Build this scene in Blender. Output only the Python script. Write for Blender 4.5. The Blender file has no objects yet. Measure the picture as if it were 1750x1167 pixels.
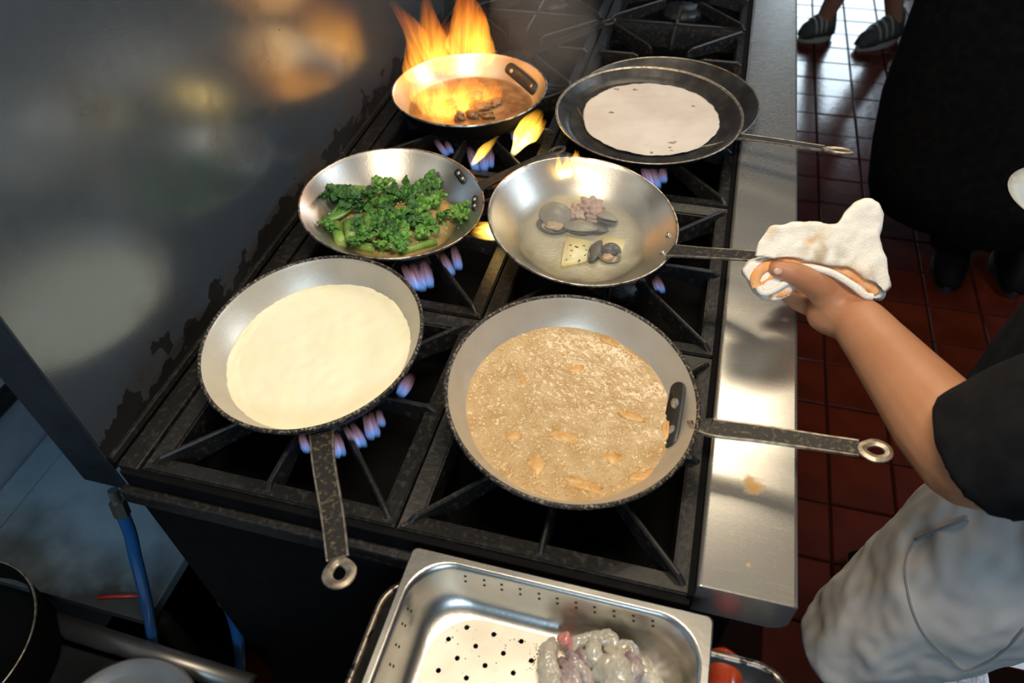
import bpy, bmesh, math, random
from mathutils import Vector, Matrix, noise
import numpy as np
random.seed(7); np.random.seed(7)
C = bpy.context.scene.collection
S = bpy.context.scene
TOP = 0.92                                   # height of the cooking surface above the floor
# ------------------------------------------------------------------ camera
CAMP = Vector((0.5386, -0.3305, 0.672 + TOP)); YAW, PITCH, ROLL, FPX = -0.2905, 0.8128, -0.0431, 1250.27
_f = Vector((math.sin(YAW)*math.cos(PITCH), math.cos(YAW)*math.cos(PITCH), -math.sin(PITCH)))
_r0 = _f.cross(Vector((0, 0, 1))).normalized(); _u0 = _r0.cross(_f)
CR = _r0*math.cos(ROLL) + _u0*math.sin(ROLL); CU = -_r0*math.sin(ROLL) + _u0*math.cos(ROLL)
cam = bpy.data.cameras.new('camera'); cam.sensor_width = 36; cam.lens = FPX/1750*36; cam.clip_start = .02
camo = bpy.data.objects.new('camera', cam); C.objects.link(camo)
camo.matrix_world = Matrix(((CR.x, CU.x, -_f.x, CAMP.x), (CR.y, CU.y, -_f.y, CAMP.y), (CR.z, CU.z, -_f.z, CAMP.z), (0, 0, 0, 1)))
S.camera = camo
cam.dof.use_dof = True; cam.dof.focus_distance = .98; cam.dof.aperture_fstop = 5.6
# ------------------------------------------------------------------ view, world, lamps
S.view_settings.view_transform = 'Standard'; S.view_settings.look = 'None'
S.view_settings.gamma = 1; S.view_settings.use_curve_mapping = False
S.view_settings.exposure = 0.0
w = bpy.data.worlds.new('world'); S.world = w; w.use_nodes = True
w.node_tree.nodes['Background'].inputs[0].default_value = (.45, .62, .9, 1)
w.node_tree.nodes['Background'].inputs[1].default_value = .035
def area(name, loc, tgt, sx, sy, power, col):
    l = bpy.data.lights.new(name, 'AREA'); l.shape = 'RECTANGLE'; l.size = sx; l.size_y = sy; l.energy = power; l.color = col
    o = bpy.data.objects.new(name, l); C.objects.link(o); o.location = loc
    o.rotation_euler = (Vector(tgt) - Vector(loc)).to_track_quat('-Z', 'Y').to_euler(); return o
area('hood_lamp', (.62, 1.00, TOP+.95), (.5, .45, TOP), .45, .25, 4.5, (1, .84, .62))
area('hood_lamp', (.50, -.02, TOP+1.15), (.5, .1, TOP), .5, .3, 12, (1, .86, .66))
area('room_light', (2.7, 1.3, 2.35), (.3, .3, TOP), .9, .5, 30, (.72, .86, 1))
area('room_light', (1.0, -2.0, 2.25), (-.4, .1, .5), 1.0, .5, 22, (.55, .78, 1))
def ray(u, v): return (_f + CR*((u-875)/FPX) - CU*((v-583.5)/FPX)).normalized()
def P(u, v, z):                              # point at height z above the cooking surface
    d = ray(u, v); return CAMP + d*((z+TOP-CAMP.z)/d.z)
def PX(u, v, x): d = ray(u, v); return CAMP + d*((x-CAMP.x)/d.x)
def PD(u, v, dep): d = ray(u, v); return CAMP + d*(dep/d.dot(_f))
# ------------------------------------------------------------------ materials
def nn(nt, t, **k):
    n = nt.nodes.new(t)
    for a, b in k.items(): setattr(n, a, b)
    return n
def mat(name, col, rough=.5, metal=0, col2=None, scale=20, lo=.45, hi=.6, detail=4, bump=0, bscale=None, bdist=.002, stretch=None, spec=None, sss=0, rough2=None, coat=0):
    m = bpy.data.materials.new(name); m.use_nodes = True; nt = m.node_tree; b = nt.nodes['Principled BSDF']
    b.inputs['Base Color'].default_value = (*col, 1); b.inputs['Roughness'].default_value = rough; b.inputs['Metallic'].default_value = metal
    if spec is not None: b.inputs['Specular IOR Level'].default_value = spec
    if coat: b.inputs['Coat Weight'].default_value = coat; b.inputs['Coat Roughness'].default_value = .08
    if sss:
        b.inputs['Subsurface Weight'].default_value = sss; b.inputs['Subsurface Radius'].default_value = (.012, .005, .003); b.inputs['Subsurface Scale'].default_value = 1
    tc = nn(nt, 'ShaderNodeTexCoord'); vec = tc.outputs['Object']
    if stretch:
        mp = nn(nt, 'ShaderNodeMapping'); mp.inputs['Scale'].default_value = stretch; nt.links.new(vec, mp.inputs[0]); vec = mp.outputs[0]
    if col2 is not None:
        n = nn(nt, 'ShaderNodeTexNoise'); n.inputs['Scale'].default_value = scale; n.inputs['Detail'].default_value = detail; nt.links.new(vec, n.inputs['Vector'])
        r = nn(nt, 'ShaderNodeValToRGB'); r.color_ramp.elements[0].position = lo; r.color_ramp.elements[1].position = hi
        r.color_ramp.elements[0].color = (*col, 1); r.color_ramp.elements[1].color = (*col2, 1)
        nt.links.new(n.outputs['Fac'], r.inputs[0]); nt.links.new(r.outputs[0], b.inputs['Base Color'])
        if rough2 is not None:
            mr = nn(nt, 'ShaderNodeMapRange'); mr.inputs[1].default_value = lo; mr.inputs[2].default_value = hi; mr.inputs[3].default_value = rough; mr.inputs[4].default_value = rough2
            nt.links.new(n.outputs['Fac'], mr.inputs[0]); nt.links.new(mr.outputs[0], b.inputs['Roughness'])
    if bump:
        n = nn(nt, 'ShaderNodeTexNoise'); n.inputs['Scale'].default_value = bscale or scale; n.inputs['Detail'].default_value = 3; nt.links.new(vec, n.inputs['Vector'])
        bp = nn(nt, 'ShaderNodeBump'); bp.inputs['Strength'].default_value = bump; bp.inputs['Distance'].default_value = bdist
        nt.links.new(n.outputs['Fac'], bp.inputs['Height']); nt.links.new(bp.outputs[0], b.inputs['Normal'])
    return m
IRON = mat('cast iron', (.008, .0075, .007), .45, .0, (.032, .027, .022), 130, .52, .74, bump=.5, bscale=160, bdist=.0012, rough2=.6)
BLACK = mat('black enamel', (.003, .003, .003), .75, 0, (.007, .006, .0055), 30, .45, .7, spec=.12)
SOOT = mat('soot', (.003, .003, .003), .85, spec=.1)
CARBON = mat('carbonised pan outside', (.014, .013, .012), .55, .2, (.30, .235, .17), 330, .50, .70, bump=.9, bscale=230, bdist=.0015)
PANIN = mat('pan aluminium', (.46, .445, .41), .35, .92, (.39, .365, .325), 24, .4, .75, bump=.06, bscale=300)
PANIN2 = mat('deep pan aluminium', (.60, .55, .47), .42, .55, (.50, .45, .375), 20, .4, .75, bump=.08, bscale=260)
PANOUT = mat('darkened pan outside', (.05, .048, .045), .4, .7, (.015, .013, .012), 16, .4, .6)
RIMM = mat('worn rim', (.62, .54, .45), .35, 1, (.16, .12, .09), 90, .45, .65)
BLUEST = mat('seasoned blue steel', (.035, .034, .034), .38, .5, (.075, .068, .06), 40, .4, .7, bump=.15, bscale=120)
HANDLE = mat('scaled steel handle', (.022, .020, .018), .5, .3, (.17, .125, .08), 210, .54, .74, bump=.6, bscale=210, bdist=.001)
HEDGE = mat('bare steel edge', (.5, .43, .34), .42, .9, (.25, .2, .15), 120, .4, .65)
RIVET = mat('rivet', (.62, .6, .56), .35, 1, (.4, .36, .3), 300, .45, .6)
RIVD = mat('burnt rivet plate', (.05, .048, .045), .45, .6)
STEEL = mat('stainless steel', (.56, .55, .52), .27, 1, (.44, .42, .38), 14, .4, .7, bump=.05, bscale=200)
SKIN = mat('skin', (.50, .235, .12), .5, 0, (.43, .185, .09), 18, .4, .7, bump=.15, bscale=170, bdist=.0006, sss=.15)
NAIL = mat('nail', (.62, .38, .29), .28)
TEE = mat('black cotton', (.008, .008, .009), .9, 0, (.014, .014, .015), 40, .4, .7, spec=.1)
TROUS = mat('pale grey cotton', (.66, .60, .545), .85, 0, (.72, .665, .61), 9, .4, .7, bump=.4, bscale=700, bdist=.0006, spec=.15)
HAIR = mat('dark hair', (.015, .011, .009), .5)
TOWEL = mat('white terry', (.90, .84, .74), .95, 0, (.95, .91, .84), 60, .4, .6, bump=.6, bscale=520, bdist=.002, spec=.05)
ORANGE = mat('orange terry stripe', (.92, .42, .16), .95, 0, (.95, .56, .30), 90, .4, .65, bump=.6, bscale=520, bdist=.003, spec=.05)
# ------------------------------------------------------------------ mesh helpers
def link(name, me, m=None, parent=None, smooth=True, ms=None):
    o = bpy.data.objects.new(name, me); C.objects.link(o)
    for x in ([m] if m else []) + list(ms or []): me.materials.append(x)
    if parent: o.parent = parent
    if smooth: me.polygons.foreach_set('use_smooth', [True]*len(me.polygons))
    return o
def obj(name, bm, m=None, parent=None, smooth=True, ms=None, bevel=0):
    bmesh.ops.recalc_face_normals(bm, faces=bm.faces)
    me = bpy.data.meshes.new(name); bm.to_mesh(me); bm.free(); o = link(name, me, m, parent, smooth, ms)
    if bevel:
        b = o.modifiers.new('bevel', 'BEVEL'); b.width = bevel; b.segments = 2; b.limit_method = 'ANGLE'
    return o
def tag(o, label, cat, group=None, kind=None):
    o['label'] = label; o['category'] = cat
    if group: o['group'] = group
    if kind: o['kind'] = kind
    return o
def thing(name, label, cat, loc=(0, 0, 0), rot=None, group=None):
    o = bpy.data.objects.new(name, None); C.objects.link(o); o.location = loc; o.empty_display_size = .05
    if rot is not None: o.rotation_mode = 'QUATERNION'; o.rotation_quaternion = rot
    return tag(o, label, cat, group)
def struct(o): o['kind'] = 'structure'; return o
def bx(bm, x0, x1, y0, y1, z0, z1, mi=0):
    v = [bm.verts.new((x, y, z)) for x in (x0, x1) for y in (y0, y1) for z in (z0, z1)]
    for f in ((0, 1, 3, 2), (4, 6, 7, 5), (0, 4, 5, 1), (2, 3, 7, 6), (0, 2, 6, 4), (1, 5, 7, 3)):
        bm.faces.new([v[i] for i in f]).material_index = mi
def tube(bm, pts, rad, n=10, cap=True, flat=None, mi=0):
    pts = [Vector(p) for p in pts]; rad = rad if hasattr(rad, '__len__') else [rad]*len(pts)
    t0 = (pts[1]-pts[0]).normalized(); u = t0.orthogonal().normalized(); rings = []
    if flat is not None: u = (flat - t0*flat.dot(t0)).normalized()
    for i, p in enumerate(pts):
        t = (pts[min(i+1, len(pts)-1)]-pts[max(i-1, 0)]).normalized(); u = (u - t*u.dot(t)).normalized(); v = t.cross(u)
        r = rad[i]; ra, rb = r if hasattr(r, '__len__') else (r, r)
        rings.append([bm.verts.new(p + u*ra*math.cos(a) + v*rb*math.sin(a)) for a in [2*math.pi*k/n for k in range(n)]])
    for a, b in zip(rings, rings[1:]):
        for k in range(n): bm.faces.new((a[k], a[(k+1) % n], b[(k+1) % n], b[k])).material_index = mi
    if cap: bm.faces.new(rings[0][::-1]).material_index = mi; bm.faces.new(rings[-1]).material_index = mi
def smoothpath(pts, rad, n=8):
    pts = [Vector(p) for p in pts]; out = []; ro = []
    for i in range(len(pts)-1):
        p0, p1, p2, p3 = pts[max(i-1, 0)], pts[i], pts[i+1], pts[min(i+2, len(pts)-1)]
        for k in range(n):
            t = k/n; out.append(.5*((2*p1)+(p2-p0)*t+(2*p0-5*p1+4*p2-p3)*t*t+(3*p1-p0-3*p2+p3)*t**3))
            ro.append(rad[i]*(1-t)+rad[i+1]*t)
    out.append(pts[-1]); ro.append(rad[-1]); return out, ro
def lathe(bm, prof, seg=96, mis=None, wob=None):
    rings = []
    for r, z in prof:
        if r < 1e-6: rings.append([bm.verts.new((0, 0, z))]); continue
        rings.append([bm.verts.new((r*math.cos(a)*(1+(wob(a, r) if wob else 0)), r*math.sin(a)*(1+(wob(a, r) if wob else 0)), z)) for a in [2*math.pi*k/seg for k in range(seg)]])
    for i, (a, b) in enumerate(zip(rings, rings[1:])):
        mi = mis[i] if mis else 0
        for k in range(seg):
            k2 = (k+1) % seg
            vs = ([a[0]] if len(a) == 1 else [a[k], a[k2]]) + ([b[0]] if len(b) == 1 else [b[k2], b[k]])
            bm.faces.new(vs).material_index = mi
def blob(bm, c, r, sub=2, amp=0, fr=30, sc=(1, 1, 1), seed=0, rot=None):
    g = bmesh.ops.create_icosphere(bm, subdivisions=sub, radius=1)
    for v in g['verts']:
        d = v.co.copy(); k = 1 + (amp*noise.noise(d*fr + Vector((seed*3.1, seed, 0))) if amp else 0)
        q = Vector((d.x*sc[0], d.y*sc[1], d.z*sc[2]))*r*k
        if rot: q = rot @ q
        v.co = q + Vector(c)
TMP = bpy.data.scenes.new('workbench')
def evaluated(o):
    TMP.view_layers[0].update(); dg = TMP.view_layers[0].depsgraph; me = bpy.data.meshes.new_from_object(o.evaluated_get(dg)); return me
def fuse(name, bm, vox, m, parent=None, smooth=4, disp=None):
    """union of overlapping closed shapes as ONE continuous surface"""
    bmesh.ops.recalc_face_normals(bm, faces=bm.faces)
    me = bpy.data.meshes.new(name+'_tmp'); bm.to_mesh(me); bm.free()
    o = bpy.data.objects.new(name+'_tmp', me); TMP.collection.objects.link(o)
    r = o.modifiers.new('r', 'REMESH'); r.mode = 'VOXEL'; r.voxel_size = vox
    s = o.modifiers.new('s', 'SMOOTH'); s.iterations = smooth; s.factor = .5
    me2 = evaluated(o); TMP.collection.objects.unlink(o); bpy.data.objects.remove(o); me2.name = name
    if disp:
        n_ = len(me2.vertices); co = np.empty(n_*3, np.float32); no = np.empty(n_*3, np.float32)
        me2.vertices.foreach_get('co', co); me2.vertices.foreach_get('normal', no)
        d_ = np.array([disp(Vector(c)) for c in co.reshape(-1, 3)], np.float32)
        co = co.reshape(-1, 3) + no.reshape(-1, 3)*d_[:, None]; me2.vertices.foreach_set('co', co.ravel()); me2.update()
    return link(name, me2, m, parent)
def capsule(bm, pts, rad, n=14):
    for p, r in zip(pts, rad): blob(bm, p, r, 2)
    tube(bm, pts, rad, n)
# ================================================================== THE SETTING
TILE = mat('quarry tile', (.085, .0125, .0042), .18, 0, (.052, .0075, .003), 7, .35, .7, bump=.12, bscale=35, bdist=.004)
GROUT = mat('grout', (.016, .006, .004), .9, spec=.03)
bm = bmesh.new(); bx(bm, -1.6, 5, -2.6, 7.0, -.05, -.006)
floor = struct(obj('floor', bm, GROUT, smooth=False))
PT, PY = .1525, .158
bm = bmesh.new(); h = PT/2-.0024; hy = PY/2-.0024; ch = .004
vs = [[bm.verts.new((sx*(h-i), sy*(hy-i), z)) for sx, sy in ((-1, -1), (1, -1), (1, 1), (-1, 1))] for i, z in ((0, -.012), (0, -ch), (ch*.8, 0))]
for a, b in zip(vs, vs[1:]):
    for k in range(4): bm.faces.new((a[k], a[(k+1) % 4], b[(k+1) % 4], b[k]))
bm.faces.new(vs[-1]); bmesh.ops.recalc_face_normals(bm, faces=bm.faces)
tme = bpy.data.meshes.new('tile'); bm.to_mesh(tme); bm.free(); tme.materials.append(TILE)
def tile(x, y):
    o = bpy.data.objects.new('tile', tme); C.objects.link(o); o.parent = floor
    o.location = (x, y, random.uniform(-.0012, .0012)); o.rotation_euler = (random.gauss(0, .003), random.gauss(0, .003), 0)
nt_ = 0
for j in range(0, 28):
    y = .607 + PY*(j-.5-1)
    for i in range(-1, 9):
        x = 1.003 + PT*(i-.5)
        d = Vector((x, y, 0)) - CAMP; k = d.dot(_f); u = 875+FPX*d.dot(CR)/k; v = 583.5-FPX*d.dot(CU)/k
        if u < 1330 or u > 1840 or v < -30 or v > 1215 or (u > 1600 and v < 330): continue
        tile(x, y); nt_ += 1
for j in range(-2, 3):
    for i in range(1, 5): tile(1.003+PT*(i-.5-8), .607+PY*(j-.5-3)); nt_ += 1
print('tiles', nt_)
PAINT = mat('dark painted wall', (.03, .032, .036), .6)
bm = bmesh.new(); bx(bm, -1.6, .85, 6.3, 6.4, 0, 2.7); bx(bm, 2.0, 5, 6.3, 6.4, 0, 2.7); bx(bm, .85, 2.0, 6.3, 6.4, 2.25, 2.7)
struct(obj('wall_far', bm, PAINT, smooth=False))
DAY = bpy.data.materials.new('daylight through the door'); DAY.use_nodes = True
b = DAY.node_tree.nodes['Principled BSDF']; b.inputs['Base Color'].default_value = (.6, .7, .8, 1); b.inputs['Emission Color'].default_value = (.72, .87, 1, 1); b.inputs['Emission Strength'].default_value = 11
bm = bmesh.new(); bx(bm, .92, 1.93, 6.34, 6.36, .06, 2.18); d1 = struct(obj('door_1', bm, DAY, smooth=False))
bm = bmesh.new(); bx(bm, .85, .92, 6.29, 6.41, 0, 2.25); bx(bm, 1.93, 2.0, 6.29, 6.41, 0, 2.25); bx(bm, .92, 1.93, 6.29, 6.41, 2.18, 2.25)
obj('door_frame', bm, PAINT, d1, smooth=False)
WALLST = mat('dull stainless wall sheet', (.40, .44, .48), .5, .25, (.24, .28, .32), 6, .4, .7, bump=.05, bscale=90)
bm = bmesh.new()
zs = PX(60, 828, -.55).z
bx(bm, -.60, -.55, -2.6, 6.3, .0, zs-.002); bx(bm, -.60, -.55, -2.6, 6.3, zs+.002, 2.7); bx(bm, -.60, -.556, -2.6, 6.3, zs-.002, zs+.002)
struct(obj('wall_left', bm, WALLST, smooth=False))

# ------------------------------------------------------------------ splash guard beside the range
def splash_mat():
    m = bpy.data.materials.new('brushed splash steel'); m.use_nodes = True; nt = m.node_tree; b = nt.nodes['Principled BSDF']; L = nt.links.new
    tc = nn(nt, 'ShaderNodeTexCoord'); sx = nn(nt, 'ShaderNodeSeparateXYZ'); L(tc.outputs['Object'], sx.inputs[0])
    def noise_(sc, det=5, st=None):
        n = nn(nt, 'ShaderNodeTexNoise'); n.inputs['Scale'].default_value = sc; n.inputs['Detail'].default_value = det
        if st:
            mp = nn(nt, 'ShaderNodeMapping'); mp.inputs['Scale'].default_value = st; L(tc.outputs['Object'], mp.inputs[0]); L(mp.outputs[0], n.inputs['Vector'])
        else: L(tc.outputs['Object'], n.inputs['Vector'])
        return n.outputs['Fac']
    def math_(op, a, b_, clamp=False):
        n = nn(nt, 'ShaderNodeMath', operation=op); n.use_clamp = clamp
        for i, x in enumerate((a, b_)):
            if isinstance(x, (int, float)): n.inputs[i].default_value = x
            else: L(x, n.inputs[i])
        return n.outputs[0]
    def mr(v, a, b_, c, d):
        n = nn(nt, 'ShaderNodeMapRange'); L(v, n.inputs[0])
        for i, x in enumerate((a, b_, c, d)): n.inputs[i+1].default_value = x
        return n.outputs[0]
    def mix(f, a, b_):
        n = nn(nt, 'ShaderNodeMix', data_type='RGBA'); L(f, n.inputs[0])
        for i, x in ((6, a), (7, b_)):
            if isinstance(x, tuple): n.inputs[i].default_value = (*x, 1)
            else: L(x, n.inputs[i])
        return n.outputs[2]
    z = sx.outputs[2]
    haze = mix(mr(noise_(3.2, 4), .35, .7, 0, 1), (.14, .172, .205), (.115, .142, .17))
    brown = math_('ADD', mr(z, .0, .075, 1, 0), mr(noise_(9), .3, .7, -.5, .35), True)
    c = mix(math_('MULTIPLY', brown, .85), haze, (.085, .055, .034))
    grime = math_('GREATER_THAN', math_('ADD', mr(z, .0, .075, .50, -.30), mr(noise_(26, 6), .2, .8, -.6, .6)), .20)
    spots = math_('GREATER_THAN', math_('ADD', mr(noise_(75, 2), .2, .8, 0, 1), mr(z, 0, .16, .02, -.45)), .78)
    g = math_('MAXIMUM', grime, spots)
    c = mix(g, c, (.004, .0035, .003)); L(c, b.inputs['Base Color'])
    L(mr(g, 0, 1, .72, 0), b.inputs['Metallic'])
    L(math_('ADD', mr(noise_(60, 3), .3, .7, .185, .225), math_('MULTIPLY', math_('MAXIMUM', g, math_('MULTIPLY', brown, .8)), .35)), b.inputs['Roughness'])
    bp = nn(nt, 'ShaderNodeBump'); bp.inputs['Strength'].default_value = .05; bp.inputs['Distance'].default_value = .001
    L(math_('ADD', noise_(420, 2), math_('MULTIPLY', g, 2)), bp.inputs['Height']); L(bp.outputs[0], b.inputs['Normal'])
    return m
SPLASH = splash_mat()
WX = -.037
t = thing('splash_guard', 'tall stainless steel splash guard left of the burners, greasy black along its foot', 'splash guard', (WX, 0, TOP))
bm = bmesh.new(); bx(bm, -.004, 0, .0, 2.4, -.02, 1.25); obj('panel', bm, SPLASH, t, smooth=False)
bm = bmesh.new(); bx(bm, -.062, .0, -.003, .0, -.06, 1.25); bx(bm, -.062, -.059, 0, .06, -.06, 1.25)
fl = obj('flange', bm, mat('flange steel', (.035, .048, .06), .45, .5, (.02, .027, .034), 14, .4, .65), t, smooth=False, bevel=.0012)
bm = bmesh.new(); bx(bm, .0, .006, .0, 2.4, -.006, .004); obj('foot_bead', bm, IRON, t, smooth=False, bevel=.001)

# ================================================================== RANGE
NR = 6; GX, GY = .305, .315
t = thing('gas_range', 'black gas range with rows of open burners and a stainless front ledge', 'range', (0, 0, 0)); RANGE = t
bm = bmesh.new(); bx(bm, -.02, .606, .01, NR*GY, .1, TOP-.10); obj('body', bm, SOOT, t, smooth=False)
bm = bmesh.new(); bx(bm, -.026, .607, -.006, .008, .05, TOP-.012); obj('side_panel', bm, BLACK, t, smooth=False, bevel=.002)
bm = bmesh.new(); bx(bm, -.03, .609, -.018, -.006, TOP-.06, TOP-.035); obj('side_lip', bm, IRON, t, smooth=False, bevel=.003)
bm = bmesh.new(); bx(bm, -.031, -.004, .0, NR*GY, TOP-.05, TOP-.008); obj('rear_rail', bm, IRON, t, smooth=False, bevel=.002)
bm = bmesh.new(); bx(bm, .603, .609, .0, NR*GY, TOP-.09, TOP-.004); obj('front_rail', bm, SOOT, t, smooth=False)
for x in (0.02, .58):
    for y in (.04, NR*GY-.06):
        bm = bmesh.new(); tube(bm, [(x, y, .0), (x, y, .11)], [.022, .02], 12); obj('foot', bm, BLACK, t)
# ledge: folded stainless shelf with a rounded nose
LX0, LX1 = .6105, .7035
def ledge_mat():
    m = mat('scuffed ledge steel', (.54, .525, .485), .24, .82, (.47, .45, .41), 11, .3, .75, bump=.02, bscale=260, bdist=.0004, rough2=.29)
    nt = m.node_tree; b = nt.nodes['Principled BSDF']; L = nt.links.new; tc = nn(nt, 'ShaderNodeTexCoord')
    prev = b.inputs['Base Color'].links[0].from_socket
    pr = b.inputs['Roughness'].links[0].from_socket
    def spot(c, r, col, prev, amp=.5, fr=70):
        dn = nn(nt, 'ShaderNodeVectorMath', operation='DISTANCE'); L(tc.outputs['Object'], dn.inputs[0]); dn.inputs[1].default_value = c
        n = nn(nt, 'ShaderNodeTexNoise'); n.inputs['Scale'].default_value = fr; n.inputs['Detail'].default_value = 4; L(tc.outputs['Object'], n.inputs['Vector'])
        a = nn(nt, 'ShaderNodeMath', operation='MULTIPLY_ADD'); L(n.outputs['Fac'], a.inputs[0]); a.inputs[1].default_value = -r*amp*3; L(dn.outputs['Value'], a.inputs[2])
        mr = nn(nt, 'ShaderNodeMapRange'); L(a.outputs[0], mr.inputs[0]); mr.inputs[1].default_value = r*.05; mr.inputs[2].default_value = -r*.35; mr.inputs[3].default_value = 0; mr.inputs[4].default_value = .9
        mx = nn(nt, 'ShaderNodeMix', data_type='RGBA'); L(mr.outputs[0], mx.inputs[0]); L(prev, mx.inputs[6]); mx.inputs[7].default_value = (*col, 1); return mx.outputs[2], mr.outputs[0]
    q = P(1283, 828, 0); prev, f1 = spot((q.x, q.y, TOP), .017, (.50, .27, .07), prev)
    q = P(1279, 964, 0); prev, f2 = spot((q.x, q.y, TOP), .0045, (.55, .30, .08), prev)
    n = nn(nt, 'ShaderNodeTexNoise'); n.inputs['Scale'].default_value = 420; n.inputs['Detail'].default_value = 2; L(tc.outputs['Object'], n.inputs['Vector'])
    mr = nn(nt, 'ShaderNodeMapRange'); L(n.outputs['Fac'], mr.inputs[0]); mr.inputs[1].default_value = .70; mr.inputs[2].default_value = .76
    mx = nn(nt, 'ShaderNodeMix', data_type='RGBA'); L(mr.outputs[0], mx.inputs[0]); L(prev, mx.inputs[6]); mx.inputs[7].default_value = (.80, .76, .66, 1)
    L(mx.outputs[2], b.inputs['Base Color'])
    fm = nn(nt, 'ShaderNodeMath', operation='MAXIMUM'); L(f1, fm.inputs[0]); L(f2, fm.inputs[1]); fi = nn(nt, 'ShaderNodeMath', operation='SUBTRACT'); fi.inputs[0].default_value = .82; fi.use_clamp = True; L(fm.outputs[0], fi.inputs[1]); L(fi.outputs[0], b.inputs['Metallic'])
    # fine scratches in all directions
    acc = None
    for ang in (.3, 1.1, 2.0, 2.7):
        mp = nn(nt, 'ShaderNodeMapping'); mp.inputs['Rotation'].default_value = (0, 0, ang); mp.inputs['Scale'].default_value = (14, 700, 1)
        mp2 = nn(nt, 'ShaderNodeVectorMath', operation='MULTIPLY'); L(tc.outputs['Object'], mp.inputs[0])
        nz = nn(nt, 'ShaderNodeTexNoise'); nz.inputs['Scale'].default_value = 1; nz.inputs['Detail'].default_value = 1; L(mp.outputs[0], nz.inputs['Vector'])
        k = nn(nt, 'ShaderNodeMapRange'); L(nz.outputs['Fac'], k.inputs[0]); k.inputs[1].default_value = .68; k.inputs[2].default_value = .8
        if acc is None: acc = k.outputs[0]
        else:
            ad = nn(nt, 'ShaderNodeMath', operation='ADD'); L(acc, ad.inputs[0]); L(k.outputs[0], ad.inputs[1]); acc = ad.outputs[0]
    ro = nn(nt, 'ShaderNodeMath', operation='MULTIPLY_ADD'); L(acc, ro.inputs[0]); ro.inputs[1].default_value = .03; L(pr, ro.inputs[2]); L(ro.outputs[0], b.inputs['Roughness'])
    return m
LEDGE = ledge_mat()
bm = bmesh.new()
prof = [(LX0, -.055), (LX0, -.003), (LX0+.003, 0), (LX1-.004, 0), (LX1-.001, -.0015), (LX1, -.004), (LX1, -.040), (LX1-.006, -.05), (LX1-.016, -.055)]
ra = [bm.verts.new((x, .010, TOP+z)) for x, z in prof]; rb = [bm.verts.new((x, NR*GY, TOP+z)) for x, z in prof]
for k in range(len(prof)): bm.faces.new((ra[k], ra[(k+1) % len(prof)], rb[(k+1) % len(prof)], rb[k]))
bm.faces.new(ra); bm.faces.new(rb[::-1])
obj('ledge', bm, LEDGE, RANGE, smooth=False, bevel=.0015)['label'] = 'scuffed stainless steel ledge with a yellow food stain'
bm = bmesh.new(); bx(bm, .6095, .66, .03, NR*GY, .12, TOP-.056); obj('oven_front', bm, mat('dark oven steel', (.10, .10, .105), .35, .9), RANGE, smooth=False, bevel=.004)
# burners
def star(bm, r0, r1, z0, z1, n=16):
    top = []; bot = []
    for k in range(n*2):
        a = math.pi*k/n; r = r1 if k % 2 else r0
        top.append(bm.verts.new((r*.85*math.cos(a), r*.85*math.sin(a), z1))); bot.append(bm.verts.new((r*math.cos(a), r*math.sin(a), z0)))
    for k in range(n*2): bm.faces.new((bot[k], bot[(k+1) % (2*n)], top[(k+1) % (2*n)], top[k]))
    bm.faces.new(top); bm.faces.new(bot[::-1])
bm = bmesh.new(); star(bm, .052, .046, -.05, -.034); tube(bm, [(0, 0, -.09), (0, 0, -.05)], [.03, .034], 16)
bm2 = bmesh.new(); lathe(bm2, [(.14, -.098), (.12, -.10), (.05, -.108), (.05, -.112), (.142, -.102)], 32)
bme = None
def centre(i, j): return Vector((GX*(i+.5), GY*(j+.5), TOP))
for j in range(NR):
    for i in range(2):
        if bme is None:
            o = obj('burner', bm, IRON, RANGE); o2 = obj('drip_bowl', bm2, SOOT, RANGE); bme, dme = o.data, o2.data
        else:
            o = bpy.data.objects.new('burner', bme); o2 = bpy.data.objects.new('drip_bowl', dme)
            for x in (o, o2): C.objects.link(x); x.parent = RANGE
        o.location = centre(i, j); o2.location = centre(i, j)
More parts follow.
